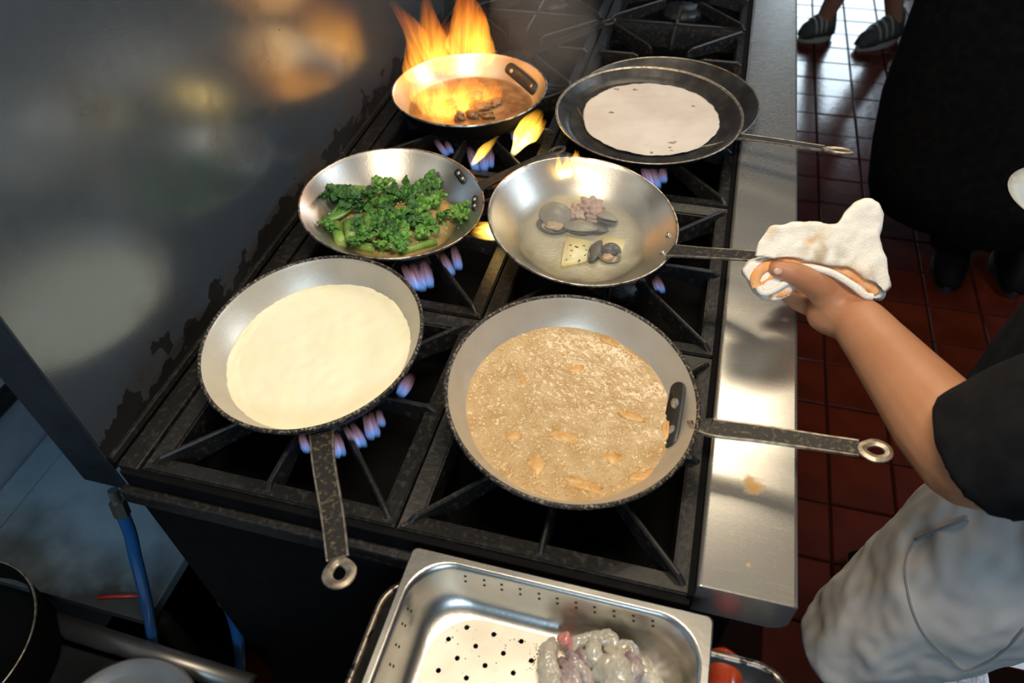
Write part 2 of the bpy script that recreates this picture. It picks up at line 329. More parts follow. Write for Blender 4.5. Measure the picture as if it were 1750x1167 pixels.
# grates
def grate_parts():
    hx, hy = GX/2-.0015, GY/2-.0015; W = .021; out = []
    bm = bmesh.new()
    o_ = [(-hx, -hy), (hx, -hy), (hx, hy), (-hx, hy)]; i_ = [(-hx+W, -hy+W), (hx-W, -hy+W), (hx-W, hy-W), (-hx+W, hy-W)]
    ot = [bm.verts.new((*p, -.006)) for p in o_]; it = [bm.verts.new((*p, -.010)) for p in i_]
    ob = [bm.verts.new((*p, -.045)) for p in o_]; ib = [bm.verts.new((p[0]*.985, p[1]*.985, -.045)) for p in i_]
    for k in range(4):
        q = (k+1) % 4
        for f in ((ot[k], ot[q], it[q], it[k]), (it[k], it[q], ib[q], ib[k]), (ob[k], ob[q], ot[q], ot[k]), (ib[k], ib[q], ob[q], ob[k])): bm.faces.new(f)
    bmesh.ops.bevel(bm, geom=[e for e in bm.edges if all(v.co.z > -.011 for v in e.verts)], offset=.002, segments=2, affect='EDGES')
    out.append(('frame', bm))
    for k in range(8):
        a = Vector((0, 0, 0)); 
        if k % 2: s = Vector(((1, 1), (-1, 1), (-1, -1), (1, -1))[k//2]+(0,)); A = Vector((s.x*(hx-W*.55), s.y*(hy-W*.55), 0)); B = Vector((s.x*.036, s.y*.036, 0))
        else: s = Vector(((1, 0), (0, 1), (-1, 0), (0, -1))[k//2]+(0,)); A = Vector((s.x*(hx-W*.5), s.y*(hy-W*.5), 0)); B = Vector((s.x*.058, s.y*.058, 0))
        d = (B-A).normalized(); n = Vector((-d.y, d.x, 0)); bm = bmesh.new(); rows = []
        for p, zt, zb, wt, wb in ((A-d*.004, -.007, -.036, .0036, .0044), (A+d*.006, 0, -.034, .0030, .0044), (A.lerp(B, .5), 0, -.025, .0028, .0042), (B-d*.012, 0, -.020, .0026, .004), (B, -.005, -.016, .0022, .003)):
            rows.append([bm.verts.new(p+n*wb+Vector((0, 0, zb))), bm.verts.new(p+n*wt+Vector((0, 0, zt-.002))), bm.verts.new(p+n*wt*.4+Vector((0, 0, zt))), bm.verts.new(p-n*wt*.4+Vector((0, 0, zt))), bm.verts.new(p-n*wt+Vector((0, 0, zt-.002))), bm.verts.new(p-n*wb+Vector((0, 0, zb)))])
        for a_, b_ in zip(rows, rows[1:]):
            for q in range(6): bm.faces.new((a_[q], a_[(q+1) % 6], b_[(q+1) % 6], b_[q]))
        bm.faces.new(rows[0][::-1]); bm.faces.new(rows[-1]); out.append(('finger', bm))
    return out
side = ('rear', 'front'); RWHO = ['nearest row', 'second row from the camera', 'third row from the camera', 'fourth row from the camera', 'fifth row from the camera', 'farthest row']
under = {(0, 0): 'under the pan of cream sauce', (1, 0): 'under the bubbling oil skillet', (0, 1): 'under the skillet of greens', (1, 1): 'under the clam skillet', (0, 2): 'under the flaming skillet', (1, 2): 'under the near half of the crepe pans', (1, 3): 'under the far half of the crepe pans'}
gm = None
for j in range(NR):
    for i in range(2):
        lab = 'black cast iron burner grate ' + under.get((i, j), 'left empty, %s, beside the %s' % (RWHO[j], ('splash guard', 'steel ledge')[i]))
        g = thing('burner_grate', lab, 'grate', centre(i, j), group='cast iron grates of the range')
        if gm is None: gm = [(n, obj(n, b_, IRON, g, smooth=False)) for n, b_ in grate_parts()]
        else:
            for n, src in gm: c = src.copy(); C.objects.link(c); c.parent = g
# ================================================================== PANS
class Pan: pass
def pan_base(name, label, cx, cy, zr, R, nx, ny, depth):
    n = Vector((nx, ny, 1)).normalized(); q = Vector((0, 0, 1)).rotation_difference(n)
    c = Vector((cx, cy, zr+TOP)); base = c - n*depth
    t = thing(name, label, 'pan', base, q); p = Pan(); p.t = t; p.n = n; p.c = c; p.base = base; p.R = R; p.depth = depth
    p.mw = Matrix.Translation(base) @ q.to_matrix().to_4x4(); p.inv = p.mw.inverted()
    def at(u, v, lz):                         # point on the plane at local height lz, in world space
        d = ray(u, v); o = base + n*lz; return CAMP + d*((o-CAMP).dot(n)/d.dot(n))
    p.at = at; p.loc = lambda w_: p.inv @ Vector(w_); p.lat = lambda u, v, lz: p.inv @ at(u, v, lz)
    return p
def profile(R, rb, D, th, bulge, rim, n=12):
    """inside from centre to rim, over the lip, outside back to the centre"""
    ins = [(0, th), (rb*.5, th), (rb*.86, th)]
    for k in range(n+1):
        s = k/n; r = rb*.93 + (R-th*.6-rb*.93)*(s**bulge); z = th + (D-th)*(s**1.15); ins.append((r, z))
    lip = [(R, D+rim*.5), (R+rim*.45, D+rim*.1), (R+rim*.3, D-rim*.7)]
    outs = []
    for k in range(n, -1, -1):
        s = k/n; r = rb*.95 + (R+th*.4-rb*.95)*(s**bulge); z = (D-rim*.8)*(s**1.1); outs.append((r, z))
    outs += [(rb*.5, 0), (0, 0)]
    mis = [0]*(len(ins)-1) + [2]*len(lip) + [1]*len(outs)
    return ins+lip+outs, mis
def pan_body(p, rb, D, th=.003, bulge=.75, rim=.003, mi=None, mo=None, mr=None, wob=None):
    bm = bmesh.new(); pr, mis = profile(p.R, rb, D, th, bulge, rim); lathe(bm, pr, 128, mis, wob)
    return obj('bowl', bm, None, p.t, ms=[mi or PANIN, mo or CARBON, mr or RIMM])
def strap(bm, path, w, th, up, eye=None):
    """flat bar along path; eye=(length,width,hole) ends it in a hanging loop"""
    path = [Vector(x) for x in path]; rows = []
    for i, q in enumerate(path):
        t = (path[min(i+1, len(path)-1)]-path[max(i-1, 0)]).normalized(); s = t.cross(up).normalized(); u = s.cross(t)
        hw = w[i] if hasattr(w, '__len__') else w
        rows.append([bm.verts.new(q+s*hw*a+u*th*b) for a, b in ((-1, -.5), (-.96, .55), (-.8, .42), (.8, .42), (.96, .55), (1, -.5))])
    for a, b in zip(rows, rows[1:]):
        for k in range(6):
            f = bm.faces.new((a[k], a[(k+1) % 6], b[(k+1) % 6], b[k])); f.material_index = 0 if k == 2 else 1
    bm.faces.new(rows[0]); bm.faces.new(rows[-1][::-1])
    if eye:
        L, W, hole = eye; t = (path[-1]-path[-2]).normalized(); s = t.cross(up).normalized(); u = s.cross(t); c = path[-1] + t*L*.42
        N = 28; rings = []
        w1 = w[-1] if hasattr(w, '__len__') else w
        for k in range(N):
            a = 2*math.pi*k/N; ca, sa = math.cos(a), math.sin(a)
            nar = 1 if ca > 0 else 1-(1-w1/W)*(-ca)**1.2
            o = c + t*L*.5*ca + s*W*sa*nar; i_ = c + t*L*.5*hole*(ca+.12) + s*W*hole*.8*sa*(1 if ca > 0 else 1-.35*(-ca))
            m_ = (o+i_)/2
            rings.append([bm.verts.new(o-u*th*.5), bm.verts.new(o+u*th*.3), bm.verts.new(m_+u*th*.75), bm.verts.new(i_+u*th*.3), bm.verts.new(i_-u*th*.5)])
        for k in range(N):
            a, b = rings[k], rings[(k+1) % N]
            for q in range(5): bm.faces.new((a[q], a[(q+1) % 5], b[(q+1) % 5], b[q])).material_index = 1
def handle(p, pts, w, th, eye=None, m=None, up=None, name='handle'):
    up = up or Vector((0, 0, 1)); pl = [p.loc(x) for x in pts]; upl = (p.inv.to_3x3() @ up).normalized()
    if len(pl) > 2:
        pl, wl = smoothpath(pl, w if hasattr(w, '__len__') else [w]*len(pl), 6); w = wl
    bm = bmesh.new(); strap(bm, pl, w, th, upl, eye); return obj(name, bm, None, p.t, smooth=False, ms=[m or HANDLE, IRON if m is IRON else HEDGE], bevel=.0008)
def rivets(p, pix, lz, rad, plate=None, hollow=False, r_off=.0):
    """rivets on the inside wall: found by casting the pixel ray on the bowl"""
    bowl = [c for c in p.t.children if c.name.startswith('bowl')][0]
    def hit(u, v):
        o = p.inv @ CAMP; d = p.inv.to_3x3() @ ray(u, v); ok, co, no, _ = bowl.ray_cast(o, d); return (co, no) if ok else (p.lat(u, v, lz), Vector((0, 0, 1)))
    if plate:
        co = [hit(u, v) for u, v in plate[0]]; bm = bmesh.new()
        a, b = co[0], co[-1]; mid = (a[0]+b[0])/2; om = Vector((0, 0, mid.z+.004)); ok, cc, no, _ = bowl.ray_cast(om, (mid-om).normalized())
        if no.dot(Vector((-mid.x, -mid.y, .04))) < 0: no = -no
        L = (b[0]-a[0]).length/2+plate[1]; W = plate[1]; t = (b[0]-a[0]).normalized(); s = no.cross(t).normalized(); N = 30; top = []; bot = []
        for k in range(N):
            an = 2*math.pi*k/N; x = math.cos(an)*W + math.copysign(L-W, math.cos(an)); y = math.sin(an)*W
            q = mid + t*x + s*y; oq = Vector((0, 0, q.z+.004)); ok, c2, n2, _ = bowl.ray_cast(oq, (q-oq).normalized()); c2 = c2 if ok else q; n2 = n2 if ok and n2.dot(q-oq) < 0 else no
            top.append(bm.verts.new(c2+n2*.0016)); bot.append(bm.verts.new(c2-n2*.0012))
        cv = bm.verts.new(cc+no*.002)
        for k in range(N): bm.faces.new((bot[k], bot[(k+1) % N], top[(k+1) % N], top[k])); bm.faces.new((top[k], top[(k+1) % N], cv))
        obj('rivet_plate', bm, RIVD, p.t)
    for u, v in pix:
        co, no = hit(u, v)
        if no.dot((p.inv @ CAMP)-co) < 0: no = -no
        q = Vector((0, 0, 1)).rotation_difference(no).to_matrix(); bm = bmesh.new()
        pr = [(0, .003), (rad*.5, .0028), (rad*.8, .002), (rad, .0008), (rad, -.001)]
        lathe(bm, pr, 20); bmesh.ops.transform(bm, matrix=Matrix.Translation(co+no*.001) @ q.to_4x4(), verts=bm.verts); obj('rivet', bm, RIVET, p.t)
def edge_fade(m, r0, r1, lo=.1):
    """thin liquid: opaque where it is deep, clear towards its edge"""
    nt = m.node_tree; b = nt.nodes['Principled BSDF']; tc = nn(nt, 'ShaderNodeTexCoord'); ln = nn(nt, 'ShaderNodeVectorMath', operation='LENGTH'); nt.links.new(tc.outputs['Object'], ln.inputs[0])
    n = nn(nt, 'ShaderNodeTexNoise'); n.inputs['Scale'].default_value = 22; nt.links.new(tc.outputs['Object'], n.inputs['Vector'])
    a = nn(nt, 'ShaderNodeMath', operation='MULTIPLY_ADD'); nt.links.new(n.outputs['Fac'], a.inputs[0]); a.inputs[1].default_value = .03; nt.links.new(ln.outputs['Value'], a.inputs[2])
    mr = nn(nt, 'ShaderNodeMapRange'); nt.links.new(a.outputs[0], mr.inputs[0]); mr.interpolation_type = 'SMOOTHSTEP'
    for i, x in enumerate((r0+.015, r1+.015, .92, lo)): mr.inputs[i+1].default_value = x
    nt.links.new(mr.outputs[0], b.inputs['Alpha']); return m
# 1 cream sauce pan
pc = pan_base('skillet', 'deep black-rimmed aluminium skillet full of pale cream sauce', .1375, .1835, .055, .1321, -.0388, -.0852, .046)
pan_body(pc, .100, .046, .0035, .62, .006, mi=PANIN2, mr=CARBON)
handle(pc, [P(549, 738, .034), P(553, 790, .044), P(568, 880, .058), P(577, 955, .070)], [.014, .0125, .0115, .0105], .003, (.036, .0155, .46))
# 2 frying skillet
ps = pan_base('skillet', 'deep black-rimmed aluminium skillet of food frying in bubbling oil', .4543, .171, .058, .1364, .0957, -.0647, .047)
pan_body(ps, .104, .047, .0035, .62, .006, mi=PANIN2, mr=CARBON)
handle(ps, [P(1199, 718, .039), P(1215, 730, .045), P(1300, 741, .050), P(1400, 756, .056), P(1468, 766, .060)], [.017, .0125, .0115, .0105, .0105], .003, (.034, .0145, .48))
rivets(ps, [(1156, 690), (1149, 737)], .035, .0085, ([(1160, 668), (1146, 752)], .0115))
# 3 greens
pb = pan_base('skillet', 'shallow sloping aluminium skillet of chopped green florets', .1324, .4617, .055, .1311, .0704, .0092, .046)
wob = lambda a, r: .025*math.cos(2*(a+2.4))*(r/.131)**2 + .012*math.cos(3*(a+.9))*(r/.131)**2
pan_body(pb, .080, .046, .003, .80, .0022, wob=lambda a, r: .006*math.cos(3*a+1)*(r/.131)**2)
handle(pb, [P(820, 319, .048), P(860, 300, .056), P(940, 263, .064)], [.010, .0085, .008], .003, (.03, .010, .5), m=IRON)
rivets(pb, [(784, 297), (791, 306)], .035, .0036, ([(783, 295), (792, 308)], .0060)); rivets(pb, [(812, 342), (812, 353)], .035, .0034, ([(812, 339), (812, 356)], .0052))
# 4 clams
pk = pan_base('skillet', 'sloping aluminium skillet of clams and butter held by the cook', .4071, .4772, .058, .1306, .1113, -.0506, .048)
pan_body(pk, .078, .048, .003, .85, .0022)
HA, HB = P(1145, 428, .046), P(1310, 439, .080)
HC = HB + (HB-P(1250, 434, .068))*1.0
handle(pk, [HA, P(1200, 432, .060), HB, HC], [.015, .0115, .0105, .010], .0032, (.04, .013, .5))
rivets(pk, [(1142, 402), (1133, 432)], .035, .0042, None)
# 5 flaming pan
pf = pan_base('skillet', 'aluminium skillet with its contents on fire', .1428, .8011, .055, .1343, -.0044, .0193, .048)
pan_body(pf, .100, .048, .003, .7, .0025, mo=SOOT)
handle(pf, [P(893, 100, .050), P(915, 88, .062), P(970, 66, .075), P(1030, 42, .085)], [.013, .011, .010, .009], .0035, (.03, .011, .5), m=IRON)
rivets(pf, [(876, 122), (895, 143), (910, 148)], .035, .0060, ([(872, 117), (913, 152)], .0105))
# 6 crepe pans, one set in the other
pl_ = pan_base('crepe_pan', 'shallow black steel pan lying under the pan with the flatbread', .4769, .8703, .032, .1565, .004, -.004, .028)
pan_body(pl_, .130, .028, .0025, .8, .0028, mi=BLUEST, mo=SOOT, mr=HEDGE)
pu = pan_base('crepe_pan', 'shallow black steel pan holding a round white flatbread', .4554, .7873, .052, .1521, .0069, -.0139, .024)
bm = bmesh.new()
pr = [(0, .0025), (.06, .0025), (.118, .0025), (.1225, .0042), (.128, .0046), (.1325, .0060), (.140, .0125), (.1485, .0225), (.1516, .0252), (.1530, .0246), (.1526, .0225), (.141, .010), (.132, .0015), (.06, 0), (0, 0)]
lathe(bm, pr, 128, [0]*7+[2]*3+[1]*4); obj('bowl', bm, None, pu.t, ms=[BLUEST, SOOT, HEDGE])
handle(pu, [P(1258, 233, .040), P(1320, 241, .046), P(1408, 254, .055)], [.0085, .0075, .0070], .004, (.046, .0085, .62), m=BLUEST)
# ---------------------------------------------------------------- contents
def disc(R, n=40, seg=96, zf=None, wob=None):
    bm = bmesh.new(); rings = []
    for i in range(1, n+1):
        r = R*i/n; rings.append([bm.verts.new((r*math.cos(a)*(1+(wob(a)*(i/n)**3 if wob else 0)), r*math.sin(a)*(1+(wob(a)*(i/n)**3 if wob else 0)), 0)) for a in [2*math.pi*k/seg for k in range(seg)]])
    c = bm.verts.new((0, 0, 0))
    for k in range(seg): bm.faces.new((c, rings[0][k], rings[0][(k+1) % seg]))
    for a, b in zip(rings, rings[1:]):
        for k in range(seg): bm.faces.new((a[k], b[k], b[(k+1) % seg], a[(k+1) % seg]))
    if zf:
        for v in bm.verts: v.co.z = zf(v.co)
    return bm
def skirt(bm, depth):
    es = [e for e in bm.edges if e.is_boundary]; r = bmesh.ops.extrude_edge_only(bm, edges=es)
    vs = [v for v in r['geom'] if isinstance(v, bmesh.types.BMVert)]
    for v in vs: v.co.z -= depth; v.co.x *= .93; v.co.y *= .93
    bmesh.ops.contextual_create(bm, geom=[e for e in bm.edges if e.is_boundary])
def nz(v, s, o=0): return noise.noise(Vector((v.x*s+o, v.y*s-o, o*.7)))
CREAM = mat('cream sauce', (.95, .85, .58), .35, 0, (.96, .88, .66), 16, .35, .7, bump=.10, bscale=120, sss=.1)
bm = disc(.1145, 46, 120, lambda v: .0012*nz(v, 26)+.0009*nz(v, 70, 3) + (.0015*nz(v, 160, 7) if v.length > .095 else 0))
skirt(bm, .012)
o = obj('cream_sauce', bm, CREAM); o.matrix_world = pc.mw @ Matrix.Translation((0.001, .0, .0165)); tag(o, 'pale cream sauce simmering in the front left skillet', 'sauce')
def oil_mat():
    m = mat('foaming oil', (.42, .255, .10), .24, 0, (.56, .40, .215), 34, .34, .68, detail=6, bump=.35, bscale=330, bdist=.002, coat=.5)
    return m
OIL = oil_mat()
bm = disc(.1175, 80, 200, lambda v: .0010*nz(v, 30)+.0006*abs(nz(v, 120, 2))+.0003*nz(v, 230, 5)); skirt(bm, .012)
fo = obj('frying_oil', bm, OIL); OILM = ps.mw @ Matrix.Translation((-.001, .0, .0150)); fo.matrix_world = OILM; tag(fo, 'golden foaming oil in the front right skillet', 'oil')
# bubbles: far too many to count
BUB = mat('oil bubble', (.55, .36, .15), .13, 0, (.72, .54, .30), 60, .4, .6, coat=1)
bm = bmesh.new(); hemi = [(math.cos(e), math.sin(e)) for e in (0, .5, 1.0)]
for k in range(4600):
    a = random.uniform(0, 2*math.pi); r = .1125*math.sqrt(random.random()); s = random.choice((.0006, .0008, .0009, .0010, .0012, .0014, .0020)) * random.uniform(.8, 1.2); cx, cy = r*math.cos(a), r*math.sin(a)
    cz = .0010*nz(Vector((cx, cy, 0)), 30)+.0001; rings = [[bm.verts.new((cx+s*c*math.cos(2*math.pi*q/7), cy+s*c*math.sin(2*math.pi*q/7), cz+s*z*.8)) for q in range(7)] for c, z in hemi]
    tp = bm.verts.new((cx, cy, cz+s*.8))
    for a_, b_ in zip(rings, rings[1:]):
        for q in range(7): bm.faces.new((a_[q], a_[(q+1) % 7], b_[(q+1) % 7], b_[q]))
    for q in range(7): bm.faces.new((rings[-1][q], rings[-1][(q+1) % 7], tp))
o = obj('oil_bubbles', bm, BUB); o.matrix_world = OILM; tag(o, 'small shiny bubbles covering the frying oil', 'bubbles', kind='stuff')
FRY = mat('browned batter', (.56, .29, .08), .4, 0, (.68, .44, .18), 50, .35, .65, bump=.6, bscale=120)
def lump(name, pan, u, v, lz, sx, sy, sz, ang, m, amp=.35, fr=1.6, seed=0, sub=3):
    q = pan.lat(u, v, lz); bm = bmesh.new(); blob(bm, (0, 0, 0), 1, sub, amp, fr, (sx, sy, sz), seed)
    o = obj(name, bm, m); o.matrix_world = pan.mw @ Matrix.Translation(q) @ Matrix.Rotation(ang, 4, 'Z'); return o
for k, (u, v, sx, sy, ang, lab) in enumerate([
    (965, 748, .021, .007, .05, 'long golden fried piece floating near the middle of the oil'), (918, 795, .010, .017, .3, 'golden fried piece floating left of the pan bottom'),
    (893, 655, .006, .009, .5, 'small golden fried crumb floating left in the oil'), (1000, 832, .022, .007, -.1, 'brown fried crust at the near edge of the oil'),
    (1140, 735, .006, .017, .1, 'brown fried crust against the pan wall by the rivets'), (1078, 712, .017, .007, -.1, 'pale fried piece right of the pan centre'),
    (1040, 585, .015, .005, -.3, 'golden fried piece at the far edge of the oil'), (1095, 815, .016, .008, .7, 'brown fried crust at the near right of the oil'),
    (985, 632, .016, .007, .2, 'pale fried piece in the far half of the oil'), (1045, 785, .013, .009, .4, 'pale lumpy fried piece right of the long golden one'),
    (878, 745, .010, .007, 0, 'small brown fried piece in the left of the oil')]):
    tag(lump('fried_piece', ps, u, v, .0136, sx, sy, .0036, ang, FRY, .5, 2.2, k), lab, 'fried food', 'pieces frying in the oil')
# flatbread
BREAD = mat('flatbread', (.58, .50, .42), .8, 0, (.70, .62, .53), 9, .35, .65, bump=.5, bscale=45, bdist=.003)
q = pu.lat(1111, 202, .004)
ew = lambda a: .02*noise.noise(Vector((math.cos(a)*2.2, math.sin(a)*2.2, 1)))+.018*noise.noise(Vector((math.cos(a)*7, math.sin(a)*7, 4)))+.008*noise.noise(Vector((math.cos(a)*22, math.sin(a)*22, 2)))
bm = disc(.1135, 46, 160, lambda v: .0011*nz(v, 22)+.0008*nz(v, 60, 2), ew); skirt(bm, .0028)
t = thing('flatbread', 'round white flatbread with ragged edge in the upper black pan', 'flatbread', pu.mw @ Vector((q.x, q.y, .0062)), pu.t.rotation_quaternion)
obj('dough', bm, BREAD, t); SCORCH = mat('scorched spot', (.20, .12, .06), .8, 0, (.45, .30, .18), 90, .4, .6)
for u, v, r in ((1148, 243, .0045), (1145, 251, .0022), (1154, 241, .002), (1045, 191, .003), (1054, 151, .0035), (1086, 152, .0028), (1148, 256, .0018), (1114, 259, .0018), (1185, 180, .002)):
    c = t.matrix_basis.inverted() @ pu.at(u, v, .008); bm = bmesh.new(); blob(bm, (c.x, c.y, .0004), 1, 2, .5, 2, (r*1.4, r*.7, .0012), u); obj('scorch_mark', bm, SCORCH, t)
ew2 = lambda a: .03*noise.noise(Vector((math.cos(a)*3, math.sin(a)*3, 9)))+.012*noise.noise(Vector((math.cos(a)*12, math.sin(a)*12, 4)))
bm = disc(.119, 20, 120, lambda v: .001*nz(v, 30), ew2); skirt(bm, .002); o = obj('flatbread', bm, BREAD); o.matrix_world = pl_.mw @ Matrix.Translation((0.002, -.003, .0055)); tag(o, 'flatbread in the lower black pan, only its far edge showing', 'flatbread')
# greens ------------------------------------------------------------
BROTH = mat('pan juices', (.55, .38, .14), .12, 0, (.62, .46, .22), 25, .4, .65, bump=.25, bscale=160, coat=.3); edge_fade(BROTH, .065, .090, .15)
def puddle(name, pan, R, lz, m, label, cat, off=(0, 0), wobs=0):
    bm = disc(R, 16, 72, lambda v: .0004*nz(v, 60), (lambda a: wobs*noise.noise(Vector((math.cos(a)*2, math.sin(a)*2, 5)))) if wobs else None); skirt(bm, .003)
    o = obj(name, bm, m); o.matrix_world = pan.mw @ Matrix.Translation((off[0], off[1], lz)); tag(o, label, cat); return o
puddle('cooking_juice', pb, .0905, .0105, BROTH, 'thin amber cooking juice under the chopped greens', 'juice', (.006, -.004), .06)
GREENS = [mat('green bud', (.035, .13, .014), .5, 0, (.11, .28, .04), 240, .4, .62, bump=.8, bscale=420, bdist=.002),
          mat('dark green bud', (.018, .075, .012), .5, 0, (.06, .17, .03), 240, .4, .62, bump=.8, bscale=420, bdist=.002),
          mat('bright green bud', (.08, .22, .025), .45, 0, (.20, .40, .07), 240, .4, .62, bump=.8, bscale=420, bdist=.002)]
STEM = mat('green stem', (.13, .26, .04), .38, 0, (.26, .38, .09), 40, .4, .65, bump=.2, bscale=140)
STEMD = mat('dark green stem', (.05, .15, .02), .38, 0, (.09, .22, .04), 40, .4, .65)
PITH = mat('pale cut stem', (.42, .50, .16), .45, 0, (.34, .44, .12), 60, .4, .6)
def head_mesh(seed):
    rnd = random.Random(seed); bm = bmesh.new()
    for k in range(13):
        a = rnd.uniform(0, 6.28); r = math.sqrt(rnd.random())*.010; zc = .006+.006*(1-(r/.010)**2)+rnd.uniform(-.001, .0015)
        blob(bm, (r*math.cos(a), r*math.sin(a), zc), rnd.uniform(.0034, .005), 2, .55, 3.2, (1, 1, .85), seed*20+k)
    for k in range(5):
        a = rnd.uniform(0, 6.28); tube(bm, [(0, 0, -.002), (.004*math.cos(a), .004*math.sin(a), .003), (.008*math.cos(a), .008*math.sin(a), .008)], [.0022, .0016, .0014], 6)
    for k in range(4):                        # curly little leaves
        a = rnd.uniform(0, 6.28); c = Vector((math.cos(a), math.sin(a), .2)); s = Vector((-c.y, c.x, 0)); row = []
        for i in range(7):
            f = i/6; w = .006*math.sin(math.pi*(f*.85+.1)); q = c*(.006+.015*f)+Vector((0, 0, .005+.004*math.sin(f*3)))
            row.append([bm.verts.new(q+s*w*b+Vector((0, 0, .0014*math.sin(9*f+4*b)))) for b in (-1, -.4, .4, 1)])
        for a_, b_ in zip(row, row[1:]):
            for i in range(3): bm.faces.new((a_[i], a_[i+1], b_[i+1], b_[i]))
    return bm
HEADS = []
for k in range(4):
    bm = head_mesh(k+1); me = bpy.data.meshes.new('bud_head'); bm.to_mesh(me); bm.free()
    me.polygons.foreach_set('use_smooth', [True]*len(me.polygons)); HEADS.append(me)
HV = {}
def floret(u, v, lz, s, az, lean, hv, gi, label, stem=(.020, .0032), grp=None):
    q = pb.lat(u, v, lz); wp = pb.mw @ q
    rot = Matrix.Rotation(az, 3, 'Z') @ Matrix.Rotation(lean, 3, 'Y')
    t = thing('broccoli_floret', label, 'broccoli', wp, rot.to_quaternion(), 'chopped greens in the skillet'); t.scale = (s, s, s)
    key = (hv, gi)
    if key not in HV: m_ = HEADS[hv].copy(); m_.materials.append(GREENS[gi]); HV[key] = m_
    o = bpy.data.objects.new('bud_head', HV[key]); C.objects.link(o); o.parent = t
    if stem:
        bm = bmesh.new(); L, r = stem; tube(bm, [(0, 0, .004), (.001, 0, -L*.4), (.0, .001, -L)], [r*.8, r, r*1.1], 10); so = obj('stem', bm, (STEM, STEMD, STEM)[gi], t); so.data.materials.append(PITH)
        so.data.polygons[len(so.data.polygons)-1].material_index = 1
G_ = 'chopped green floret heaped in the sloping skillet'
fl_list = [(656, 322, 1.25, 2, 'bright green floret topmost at the far edge of the greens'), (632, 338, 1.0, 1, None), (681, 337, 1.15, 1, None), (704, 331, 1.35, 0, None),
    (732, 314, 1.15, 0, 'green floret farthest right at the far side, apart from the heap'), (738, 329, 1.0, 1, None), (656, 356, 1.2, 0, None), (642, 374, 1.25, 0, None), (679, 381, 1.45, 0, 'large green floret in the very middle of the heap'),
    (726, 362, 1.25, 2, None), (745, 352, 1.25, 2, None), (774, 370, .9, 2, None), (795, 357, .85, 2, 'small green floret by the oval rivet at the pan\'s right wall'), (737, 390, 1.25, 0, None), (706, 386, 1.1, 1, None), (628, 405, 1.25, 0, None),
    (660, 413, 1.2, 0, None), (652, 427, 1.0, 2, None), (691, 409, 1.1, 2, None), (672, 399, 1.1, 1, None), (563, 394, 1.0, 0, 'dark floret at the pan\'s left wall below the stem bundle'), (613, 389, 1.0, 1, None), (604, 345, 1.35, 1, None), (788, 378, .8, 2, None),
    (580, 341, 1.2, 1, 'dark floret head on top of the green stem bundle at left'), (615, 362, 1.1, 1, None), (668, 366, 1.1, 1, None), (715, 345, 1.1, 1, None), (700, 365, 1.1, 1, None), (663, 340, 1.1, 1, None), (720, 405, 1.0, 2, None), (680, 425, 1.0, 0, None), (640, 392, 1.0, 1, None), (756, 377, .95, 0, None), (600, 420, .9, 0, None)]
ORD = ('first', 'second', 'third', 'fourth', 'fifth', 'sixth', 'seventh', 'eighth', 'ninth', 'tenth')
plain = sorted((f for f in fl_list if f[4] is None), key=lambda f: f[1]); LABS = {}
for r_ in range(0, len(plain), 7):
    for k_, f in enumerate(sorted(plain[r_:r_+7])): LABS[f[:2]] = '%s green floret, %s from the left in the %s of the heaped greens' % (('curly', 'dark', 'bright')[f[3]], ORD[k_], ('farthest row', 'second row', 'third row', 'nearest row')[min(3, r_//7)])
for k, (u, v, s, gi, lab) in enumerate(fl_list):
    floret(u, v, .014 + .006*random.random(), s*.92, random.uniform(0, 6.28), random.uniform(.1, .9), k % 4, gi, lab or LABS[(u, v)], stem=(.018, .003) if k % 2 else None)
def stem_piece(u0, v0, u1, v1, r, lz, label, pale=True):
    a = pb.at(u0, v0, lz); b = pb.at(u1, v1, lz); c = (a+b)/2; t = thing('stem_piece', label, 'broccoli', c, None, 'chopped stems in the skillet')
    bm = bmesh.new(); d = b-a; tube(bm, [-d/2, -d*.17+Vector((0, 0, .001)), d*.17+Vector((0, 0, .001)), d/2], [r*1.05, r, r, r*1.08], 14); obj('stalk', bm, STEM if pale else STEMD, t)
    bm = bmesh.new(); n = d.normalized(); tube(bm, [d*.498, d*.498+n*.0006], [r*.9, r*.85], 14); obj('cut_face', bm, PITH, t); bm = bmesh.new(); tube(bm, [-d*.498, -d*.498-n*.0006], [r*.9, r*.85], 14); obj('cut_face', bm, PITH, t)
for a in [(574, 385, 584, 420, .0082, .015, 'thick green stem piece standing left of the pale cut stem'), (596, 382, 602, 410, .0088, .017, 'pale cut stem piece among greens at the near left'), (627, 373, 638, 395, .0085, .019, 'stubby cut stem piece left of the pan middle'),
          (611, 420, 640, 426, .0066, .013, 'bright green stem piece lying at the near wall'), (612, 345, 633, 352, .0056, .016, 'pale stem piece behind the florets at the left'), (688, 430, 745, 413, .0052, .013, 'long thin stem piece along the near wall, pointing right'),
          (684, 394, 697, 384, .0046, .020, 'small pale stem chip in the middle of the greens'), (712, 381, 738, 386, .0052, .018, 'leafy stem piece right of the pan middle'), (733, 347, 752, 344, .0044, .017, 'light stem piece at the right of the heap'), (758, 366, 786, 363, .0052, .013, 'green stem piece reaching towards the right wall'), (597, 322, 633, 325, .0052, .012, 'yellowish stem piece at the far edge of the greens')]: stem_piece(*a)
t = thing('broccolini_bundle', 'bundle of long curved dark green stems at the left of the skillet', 'broccoli', pb.at(575, 365, .014))
